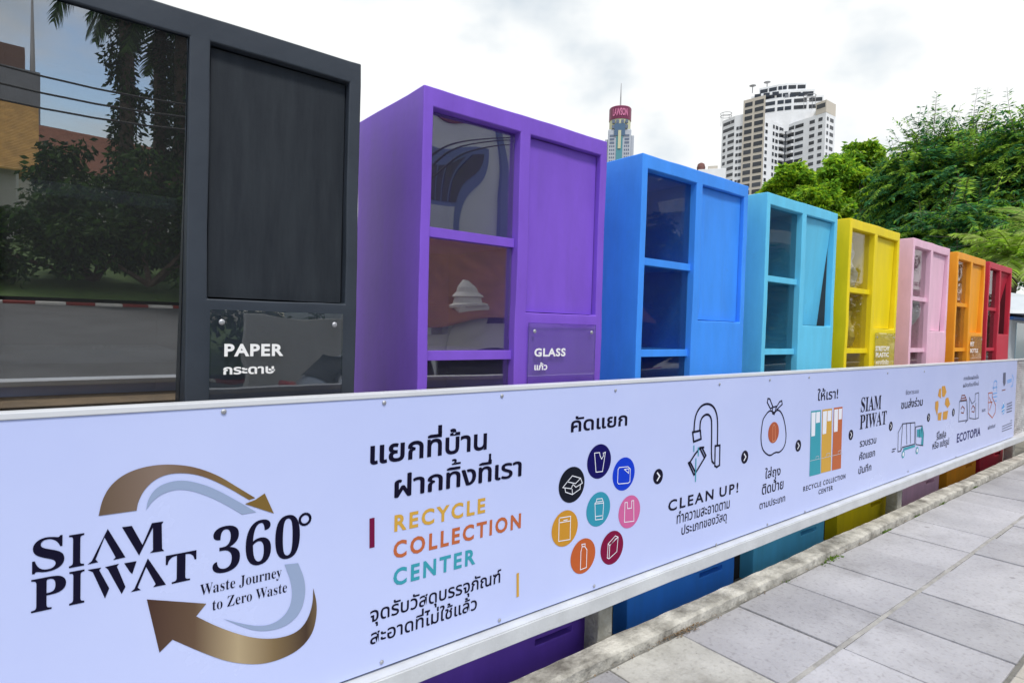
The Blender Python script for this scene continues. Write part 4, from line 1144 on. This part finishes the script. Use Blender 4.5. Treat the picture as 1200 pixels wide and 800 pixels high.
# ================================================================== BEHIND THE WIRE MESH AT THE RIGHT
M_booth = mat('booth_white', (.46, .50, .54), .45, var=.05); M_bblue = mat('booth_blue', (.03, .16, .55), .45); M_canvas = mat('awning_blue', (.12, .20, .62), .6, var=.06)
c0 = onY(1184.5, 400, 3.1)
booth = thing('sales_booth', 'pale white booth with a blue top edge past the red bin', 'booth', (c0.x+.9, 3.1, -.17))
zt_ = onY(1190, 371, 3.1).z+.17
obj('wall', bx(-.9, 1.5, 0, 1.6, 0, zt_-.06, .02), M_booth, booth)
obj('top_edge', bx(-.93, 1.53, -.03, 1.63, zt_-.06, zt_, .01), M_bblue, booth)
obj('window', bx(-.55, 1.2, -.012, .02, .95, zt_-.12), mat('booth_pane', (.45, .62, .68), .15), booth)
bm = bmesh.new(); n = 16
add_lathe(bm, [(1.75, zt_+.05), (1.7, zt_+.12), (1.1, zt_+.42), (.15, zt_+.62), (.05, zt_+.64)], 24, origin=(.3, .8, 0)); obj('domed_cover', bm, M_booth, booth)
obj('cover_post', bx(.25, .35, .75, .85, zt_+.005, zt_+.3), M_booth, booth)
c1 = onY(1185, 350, 4.2)
aw = thing('awning', 'blue canvas awning under the palm at the right edge', 'awning', (c1.x+1.3, 4.6, -.17))
za = onY(1190, 345, 4.2).z+.17
bm = bmesh.new(); vs_ = add_box(bm, -1.4, 1.8, -.5, .9, za-.02, za+.02)
for v in vs_: v.co.z += (v.co.y-.2)*.22
obj('canopy', bm, M_canvas, aw)
obj('valance', bx(-1.4, 1.8, -.515, -.503, za-.36, za-.15), M_canvas, aw)
for x in (-1.3, 1.7):
    for y in (-.42, .85):
        bm = bmesh.new(); add_tube(bm, [(x, y, 0), (x, y, za+(y-.2)*.22-.02)], .02, 8); obj('pole', bm, M_steel, aw)
# thin wires crossing in front of the trees
M_wire = mat('wire_black', (.02, .02, .02), .6)
for lab, (xa, ya, xb, yb) in (('upper thin black wire sagging before the feathery trees', (1085, 276, 1215, 238)), ('lower thin black wire sagging before the feathery trees', (1060, 285, 1215, 262))):
    A, B = at_dist(xa, ya, 26), at_dist(xb, yb, 20); pts = [A.lerp(B, i/14)-Vector((0, 0, .35*math.sin(PI*i/14))) for i in range(15)]
    bm = bmesh.new(); add_tube(bm, [p-A for p in pts], .007, 5); tag(obj('overhead_wire', bm, M_wire, loc=A), lab, 'wire')
# weeds in the crack at the foot of the kerb
M_weed = leafmat('weed_leaf', (.13, .22, .03))
def weed(px, py, sz, n, lab, seed):
    p = onZ(px, py, 0); rg = random.Random(seed); V = []; Fc = []
    for k in range(n):
        a = rg.uniform(0, 2*PI); o = Vector((rg.gauss(0, sz*1.2), rg.gauss(0, .012), 0)); d = Vector((math.cos(a)*.6, math.sin(a)*.6-.2, rg.uniform(.25, 1))).normalized(); L_ = sz*rg.uniform(.35, .9)
        s = d.cross(Vector((rg.uniform(-1, 1), rg.uniform(-1, 1), .3))).normalized()*L_*.13
        i = len(V); V += [o-s*.6, o+s*.6, o+d*L_*.6+s, o+d*L_-Vector((0, 0, L_*.25)), o+d*L_*.6-s]; Fc.append((i, i+1, i+2, i+3, i+4))
    o = pyobj('weed_tuft', V, Fc, M_weed, loc=(p.x, min(p.y, 1.978), -.012)); tag(o, lab, 'weed', 'weeds in the kerb crack')
for i, (px, py, sz, n, lab) in enumerate(((976, 655, .055, 120, 'largest green weed tuft in the kerb crack, below the teal bin\'s foot'), (925, 680, .03, 40, 'sparse weed tuft in the kerb crack nearest the camera'), (1037, 622, .04, 60, 'weed tuft in the kerb crack before the yellow bin'),
        (1072, 603, .035, 50, 'thin weeds in the kerb crack before the pink bin'), (1105, 589, .04, 60, 'weed tuft in the kerb crack below the orange bin'), (1142, 570, .035, 50, 'farthest small weed tuft in the kerb crack'))):
    weed(px, py, sz, n, lab, 60+i)
# dead leaves and grit against the kerb
M_dead = mat('dead_leaf', (.16, .10, .05), .8, island=.5)
rg = random.Random(9); V = []; Fc = []
for k in range(420):
    x = rg.choice((rg.uniform(1.8, 12), onZ(800, 738, 0).x+rg.gauss(0, .10))); y = 1.982-abs(rg.gauss(0, .022)); s = rg.uniform(.003, .011); a = rg.uniform(0, PI); c_, sn = math.cos(a)*s, math.sin(a)*s
    i = len(V); V += [(x-c_, y-sn, .002+rg.random()*.006), (x+sn*.4, y-c_*.4, .004), (x+c_, y+sn, .002+rg.random()*.008), (x-sn*.4, y+c_*.4, .006)]; Fc.append((i, i+1, i+2, i+3))
o = pyobj('leaf_litter', V, Fc, M_dead); tag(o, 'brown grit and dead leaf bits swept against the kerb', 'leaf litter', kind='stuff')
# ================================================================== ACROSS THE STREET (seen mirrored in the bin windows)
def mir(px, py, d, tilt=0.):
    v = ray(px, py); h = math.hypot(v.x, v.y); t = d/h
    return Vector((v.x*t, 2*2.345-v.y*t, EYE+v.z*t-tilt*d))
TP = .122
# far kerb with red and white blocks, lawn rising behind it
bm = bmesh.new(); br = bmesh.new(); bw = bmesh.new()
for k in range(-50, 90): add_box(br if k % 2 else bw, k*.6+.004, k*.6+.596, -14.2, -13.99, -.17, -.065)
bevel(br, .01, 1); bevel(bw, .01, 1)
struct('far_kerb', bw, mat('kerb_white', (.7, .68, .64), .7, var=.15, vscale=4)); struct('far_kerb', br, mat('kerb_red', (.26, .03, .025), .7, var=.2, vscale=4))
M_grass = mat('lawn_grass', (.05, .10, .02), .9, hue=(.085, .15, .03), vscale=3, bump=.8, bscale=60)
bm = bmesh.new(); bmesh.ops.create_grid(bm, x_segments=60, y_segments=16, size=1)
for v in bm.verts:
    y = (v.co.y+1)/2; v.co = Vector((v.co.x*50+15, -14.21-y*26, .03+1.1*math.sin(min(1, y*1.8)*PI/2)+.06*noise.noise(Vector((v.co.x*30, y*12, 0)))))
for f in bm.faces: f.normal_flip() if f.normal.z < 0 else None
struct('lawn_bank', bm, M_grass, smooth=True)

# vine-clad palms
IV1 = leafmat('ivy_leaf', (.035, .075, .02)); IV2 = leafmat('ivy_leaf_dark', (.015, .04, .012))
def vine_palm(px, d, ztop, lab, seed, r=.42):
    p = mir(px, 300, d); t = palm('vine_palm', lab, (p.x, p.y, .6), ztop, 15, 3.4, [HG2, HG1], seed, .2, 'palms across the street', 1.9)
    rg = random.Random(seed); cl = []
    z = .2
    while z < ztop-2.2: cl.append(((rg.gauss(0, .12), rg.gauss(0, .12), z), (r*rg.uniform(.8, 1.15), r*rg.uniform(.8, 1.15), .55), 130)); z += .32
    leaf_mesh('vine', cl, .20, [IV1, IV2], t, seed, .5)
vine_palm(146, 24, 10.6, 'tallest vine-clad palm mirrored in the black bin\'s window', 71, .5)
vine_palm(184, 26, 10.2, 'second vine-clad palm mirrored beside the tallest one', 72, .42)
vine_palm(207, 25, 9.9, 'vine-clad palm mirrored at the right edge of the black bin\'s window', 73, .4)
def bush(px, d, lob, lab, seed, m=(HG1, HG2), size=.2, name='bush', cat='bush'):
    p = mir(px, 300, d); rg = random.Random(seed); t = thing(name, lab, cat, (p.x, p.y, .4 if p.y < -14 else -.15), 0, 'bushes across the street')
    cl = []
    for (dx, dy, z, rx, ry, rz) in lob:
        for _ in range(34):
            a = rg.uniform(0, 2*PI); u = rg.uniform(-.8, 1); s = math.sqrt(1-u*u); k = rg.uniform(.5, 1)
            cl.append(((dx+rx*s*math.cos(a)*k, dy+ry*s*math.sin(a)*k, z+rz*u*k), (.42, .42, .36), 60))
    leaf_mesh('foliage', cl, size, list(m), t, seed)
    bm = bmesh.new(); limbs(bm, Vector((0, 0, 0)), [Vector(l[:3]) for l in lob], .09, seed, rg); obj('stem', bm, M_bark, t)
bush(110, 21, [(0, 0, 1.5, 1.6, 1.3, 1.6), (1.6, .3, 1.9, 1.6, 1.3, 2.2), (-1.6, .2, .9, 1.4, 1.2, 1.1), (-3.2, .3, .7, 1.5, 1.2, .9)], 'dense dark bush mirrored below the vine-clad palms', 81)
bush(175, 20, [(0, 0, 1.7, 1.6, 1.3, 2.1), (1.8, .3, 2.2, 1.8, 1.3, 2.6), (3.4, 0, 1.9, 1.7, 1.2, 2.2), (-1.2, -.6, .9, 1.4, 1.2, 1.1)], 'broad dark bush mirrored at the foot of the right-hand vine palms', 82)
bush(72, 22, [(0, 0, 2.6, .9, .9, 1.4), (0, 0, 1.2, .8, .8, 1.0)], 'small round shrub mirrored beside the orange roof', 83)
for i, (px, d, z) in enumerate(((770, 22, 3.2), (800, 24, 3.6), (840, 30, 3.8), (905, 26, 3.0), (930, 30, 3.4), (1005, 36, 3.2), (1085, 42, 3.6), (1140, 52, 4.0))):
    bush(px, d, [(0, 0, z*.7, 2.2, 1.8, z*.75), (2.2, -.6, z*.6, 2, 1.6, z*.62), (-1.8, .4, z*.55, 1.8, 1.6, z*.6), (.5, -1.5, z*1.25, 1.9, 1.7, z*.6)],
         ['dark leafy tree mirrored left in the blue bin\'s window', 'dark leafy tree mirrored right in the blue bin\'s window', 'dark tree across the street opposite the gap before the turquoise bin', 'leafy tree mirrored left in the turquoise bin\'s window', 'leafy tree mirrored right in the turquoise bin\'s window',
          'tree mirrored in the yellow bin\'s window', 'tree mirrored in the pink bin\'s window', 'tree mirrored in the orange bin\'s window'][i], 90+i, name='street_tree', cat='tree', size=.24)

M_tile = mat('roof_tiles_orange', (.66, .40, .12), .6, var=.2, vscale=3); M_tile2 = mat('roof_tiles_red', (.34, .16, .11), .6, var=.2, vscale=3)
M_wallw = mat('wall_offwhite', (.62, .61, .58), .75, var=.06, vscale=1); M_bluetrim = mat('blue_trim', (.12, .18, .42), .5); M_dk = mat('dark_opening', (.03, .035, .045), .2)
def gable_house(px, d, L_, W, hw, hr, lab, m, cat='house', rz=None):
    p = mir(px, 300, d); t = thing('tiled_house', lab, cat, (p.x, p.y, .0), rz if rz is not None else 0, None)
    obj('wall', bx(-L_/2, L_/2, -W/2, W/2, 0, hw), M_wallw, t)
    bm = bmesh.new(); o = .7; n = 44
    for sg in (-1, 1):
        for k in range(n):   # tile courses as overlapping steps
            y0 = sg*(W/2+o)*(1-k/n); y1 = sg*(W/2+o)*(1-(k+1)/n); z0 = hw-.35+(hr+.35)*k/n; z1 = hw-.35+(hr+.35)*(k+1)/n
            a = [bm.verts.new(q) for q in ((-L_/2-o, y0, z0+.06), (L_/2+o, y0, z0+.06), (L_/2+o, y1, z1+.02), (-L_/2-o, y1, z1+.02))]; bm.faces.new(a)
            b = [bm.verts.new(q) for q in ((-L_/2-o, y0, z0-.02), (L_/2+o, y0, z0-.02))]; bm.faces.new((a[0], a[1], b[1], b[0]))
    obj('roof', bm, m, t)
    bm = bmesh.new()
    for x in (-L_/2, L_/2): bm.faces.new([bm.verts.new(q) for q in ((x, -W/2, hw), (x, W/2, hw), (x, 0, hw+hr-.1))])
    obj('gable', bm, M_wallw, t)
    for k in range(3):
        x = -L_/2+L_*(k+.5)/3; obj('window', bx(x-.5, x+.5, W/2-.02, W/2+.03, .9, 2.3), M_dk, t)
gable_house(-70, 33, 4.6, 5, 4.0, 2.4, 'house with golden orange tiled roof mirrored at the far left window edge', M_tile)
gable_house(70, 46, 12, 8, 5.0, 2.2, 'long house with dull red roof mirrored behind the small round shrub', M_tile2)
# grey tower block far off
p = mir(18, 300, 260); zt0 = mir(20, 78, 260, TP).z
t = thing('grey_tower', 'grey stepped office tower with a mast mirrored high in the black bin\'s window', 'building', (p.x, p.y, -.17))
M_gt = mat('tower_grey', (.22, .23, .26), .6, var=.1, vscale=.3)
obj('wall', bx(-14, 13, -10, 10, 0, zt0-20), M_gt, t); obj('upper_wall', bx(-12, 6, -8, 8, zt0-19.9, zt0-4), M_gt, t); obj('roof_block', bx(-8, 2, -5, 5, zt0-3.9, zt0+3), mat('tower_brown', (.2, .12, .1), .7), t)
bm = bmesh.new(); add_tube(bm, [(4, 0, zt0-4), (4, 0, zt0+22)], [.9, .3], 6); obj('mast', bm, M_gear, t)
bm = bmesh.new(); z = zt0-26
while z > 20: add_box(bm, -13.5, 12.5, 9.9, 10.15, z, z+1.7); z -= 3.6
tag(obj('window', bm, M_dk, t), kind='stuff')
# pale hall with blue trims, oval emblem plate and round-ended balconies, mirrored in the purple window
p = mir(545, 300, 27); H0 = 14
t = thing('pale_hall', 'pale hall with blue framed window and oval plate, mirrored in the purple window', 'building', (p.x, p.y, -.17), 0)
obj('wall', bx(-6, 4.2, -6, 0, 0, H0, .1), mat('hall_wall', (.66, .71, .80), .7, var=.05), t)
f_ = obj('window', bx(-2.3, .3, .002, .08, 3.8, 9.2), M_bluetrim, t)
for k in range(5): obj('pane', bx(-2.05+k*.44, -1.7+k*.44, .082, .11, 7.4, 8.9), M_dk, f_)
obj('pane', bx(-2.05, .05, .082, .11, 4.1, 7.1), mat('blind_pale', (.5, .55, .66), .5), f_)
bm = bmesh.new(); add_lathe(bm, [(.62, 0), (.62, .1), (.5, .13)], 28, axis='Y')
for v in bm.verts: v.co.z *= 1.7; v.co.y += .005
o = obj('oval_plate', bm, mat('plate_brown', (.22, .07, .05), .5), t, loc=(-.9, 0, 11.3))
for x in (-3.6, 1.2): obj('blue_pilaster', bx(x-.22, x+.22, .003, .2, 0, H0-.3), M_bluetrim, t)
for k in range(4):
    z = 3.4+k*2.7; bm = bmesh.new(); bm2 = bmesh.new()
    add_box(bm, 4.3, 10, -5, 0, z-1.1, z+.25); bevel(bm, .06, 1); obj('balcony', bm, M_wallw, t)
    add_box(bm2, 4.5, 9.8, -5, -.9, z+.26, z+1.59); obj('window', bm2, M_dk, t)
gable_house(585, 17.5, 6.5, 4, 2.3, 1.7, 'low house with faded red tiled roof mirrored in the lower purple window', M_tile2)
p = mir(548, 330, 14.2)
t = thing('garden_wall', 'white garden wall with a capped pier mirrored in the lower purple window', 'wall', (p.x, p.y, -.17))
obj('wall', bx(-5, 6, -.12, .12, 0, 1.9, .02), M_wallw, t)
bm = bmesh.new(); add_box(bm, -.2, .2, -.2, .2, 0, 2.5); obj('pier', bm, M_wallw, t)
bm = bmesh.new(); add_lathe(bm, [(.26, 2.501), (.26, 2.56), (.17, 2.6), (.15, 2.72), (.19, 2.75), (.12, 2.85), (.10, 2.95), (.03, 3.08)], 16); obj('pier_cap', bm, M_wallw, t)
bush(520, 19.5, [(0, 0, 2.6, 1.6, 1.3, 1.5), (1.8, 0, 2.4, 1.3, 1.2, 1.3)], 'dark hedge behind the garden wall mirrored in the purple window', 99)
# curved white balconies mirrored in the turquoise window
p = mir(925, 260, 60); t = thing('balcony_block', 'tall block with curved white balconies mirrored high in the turquoise bin\'s window', 'building', (p.x, p.y, -.17))
obj('wall', bx(-9, 9, -12, -1, 0, 24), M_gt, t)
for k in range(6):
    bm = bmesh.new(); add_lathe(bm, [(9, 6+k*3.2), (9.2, 6.1+k*3.2), (9.2, 7.3+k*3.2), (9, 7.4+k*3.2)], 40, origin=(0, -6, 0)); obj('balcony', bm, M_wallw, t)
# street wires overhead and their pole
for i, (ya, yb, lab) in enumerate(((8, 52, 'highest street wire mirrored in the black bin\'s window'), (28, 66, 'middle street wire mirrored in the black bin\'s window'), (46, 80, 'lowest street wire mirrored in the black bin\'s window'))):
    A = mir(0, ya, 13, TP); B = mir(217, yb, 13, TP); A, B = A+(A-B)*2.5, B+(B-A)*3.0
    pts = [A.lerp(B, k/24)-Vector((0, 0, 2.0*math.sin(PI*k/24)-1.1)) for k in range(25)]
    bm = bmesh.new(); add_tube(bm, [q-A for q in pts], .018, 5); tag(obj('street_wire', bm, M_wire, loc=A), lab, 'wire', 'overhead street wires')

# ------------------------------------------------------------------ parked cars behind the photographer
M_tyre = mat('tyre_rubber', (.015, .015, .016), .8); M_rim = mat('alloy_rim', (.5, .5, .52), .3, metal=.9); M_lampr = mat('tail_lamp_red', (.45, .008, .012), .15); M_cglass = mat('car_glass', (.012, .014, .016), .06); M_plate = mat('number_plate', (.7, .7, .66), .5)
M_lampw = mat('head_lamp', (.7, .72, .75), .1)
def car(lab, loc, rz, paint):
    """lofted hatchback, rear towards -x"""
    t = thing('parked_car', lab, 'car', loc, rz, 'cars parked across the pavement')
    # stations along x: (x, half width, sill z, belt z, roof z, roof half width)
    st = [(0, .70, .42, .86, .90, .60), (.12, .80, .32, .98, 1.02, .66), (.32, .84, .26, 1.0, 1.30, .60), (.75, .86, .24, 1.0, 1.47, .58), (1.6, .87, .24, .98, 1.52, .60), (2.4, .87, .24, .96, 1.47, .59), (2.95, .86, .24, .95, 1.18, .62), (3.3, .85, .24, .93, .98, .68), (3.9, .80, .28, .80, .86, .64), (4.2, .68, .36, .62, .70, .52)]
    bm = bmesh.new(); rings = []
    for x, hw, zs, zb, zr, rw in st:
        half = [(.55*hw, zs-.04), (hw*.95, zs), (hw, (zs+zb)/2), (hw*.97, zb), (rw, zr-.05), (rw*.6, zr)]
        ring = [(x, -y, z) for y, z in half]+[(x, y, z) for y, z in half[::-1]]
        rings.append([bm.verts.new(q) for q in ring])
    n = len(rings[0])
    for r0, r1 in zip(rings, rings[1:]):
        for k in range(n): bm.faces.new((r0[k], r1[k], r1[(k+1) % n], r0[(k+1) % n]))
    bm.faces.new(rings[0]); bm.faces.new(rings[-1][::-1]); bmesh.ops.recalc_face_normals(bm, faces=bm.faces[:])
    o = obj('body', bm, paint, t, smooth=True); md = o.modifiers.new('sub', 'SUBSURF'); md.levels = 2; md.render_levels = 2
    def side(a, b, z0, z1, x_off=.0):
        for sg in (-1, 1):
            bm = bmesh.new(); v = [bm.verts.new(q) for q in ((a, sg*.855, z0), (b, sg*.855, z0), (b-.18 if b > 2 else b-.02, sg*.69, z1), (a+.12, sg*.69, z1))]; bm.faces.new(v if sg < 0 else v[::-1])
            bmesh.ops.solidify(bm, geom=bm.faces[:], thickness=.02); obj('side_window', bm, M_cglass, t)
    side(.62, 1.55, 1.03, 1.38); side(1.65, 2.75, 1.02, 1.38)
    bm = bmesh.new(); bm.faces.new([bm.verts.new(q) for q in ((.12, .56, 1.06), (.12, -.56, 1.06), (.42, -.48, 1.38), (.42, .48, 1.38))]); bmesh.ops.solidify(bm, geom=bm.faces[:], thickness=.02); obj('rear_window', bm, M_cglass, t)
    bm = bmesh.new(); bm.faces.new([bm.verts.new(q) for q in ((3.22, -.6, 1.0), (3.22, .6, 1.0), (2.72, .5, 1.37), (2.72, -.5, 1.37))]); bmesh.ops.solidify(bm, geom=bm.faces[:], thickness=.02); obj('windscreen', bm, M_cglass, t)
    for sg in (-1, 1):
        obj('tail_lamp', bx(-.02, .34, min(sg*.52, sg*.86), max(sg*.52, sg*.86), .78, .97, .04), M_lampr, t)
        obj('head_lamp', bx(3.84, 4.12, min(sg*.42, sg*.72), max(sg*.42, sg*.72), .62, .76, .03), M_lampw, t)
        bm = bmesh.new(); bmesh.ops.create_icosphere(bm, subdivisions=2, radius=.1)
        for v in bm.verts: v.co = Vector((v.co.x*.7+2.72, v.co.y*1.1+sg*.96, v.co.z*.8+1.02))
        obj('wing_mirror', bm, paint, t, smooth=True)
        for x in (.78, 3.32):
            w_ = bmesh.new(); add_lathe(w_, [(.19, -.09), (.30, -.1), (.315, -.06), (.315, .06), (.30, .1), (.19, .09)], 28, axis='Y', origin=(x, sg*.80, .315)); wh = obj('wheel', w_, M_tyre, t, smooth=True)
            w_ = bmesh.new(); add_lathe(w_, [(.04, sg*.115), (.19, sg*.105), (.195, sg*.08)], 20, axis='Y', origin=(x, sg*.80, .315)); obj('rim', w_, M_rim, wh)
    obj('number_plate', bx(-.03, .0, -.24, .24, .56, .68, .008), M_plate, t)
    return t
M_silver = mat('car_silver', (.42, .44, .47), .25, metal=.5); M_cwhite = mat('car_white', (.72, .72, .73), .22); M_cblack = mat('car_charcoal', (.03, .033, .04), .2)
car('silver hatchback mirrored in the PAPER sign and the lower purple window', (2.7, -3.0, -.13), 0, M_silver)
car('white hatchback with red tail lamps mirrored low in the blue bin\'s window', (11.2, -3.3, -.13), 0, M_cwhite)
car('charcoal hatchback parked farthest along, mirrored low in the turquoise window', (17.6, -3.2, -.13), 0, M_cblack)
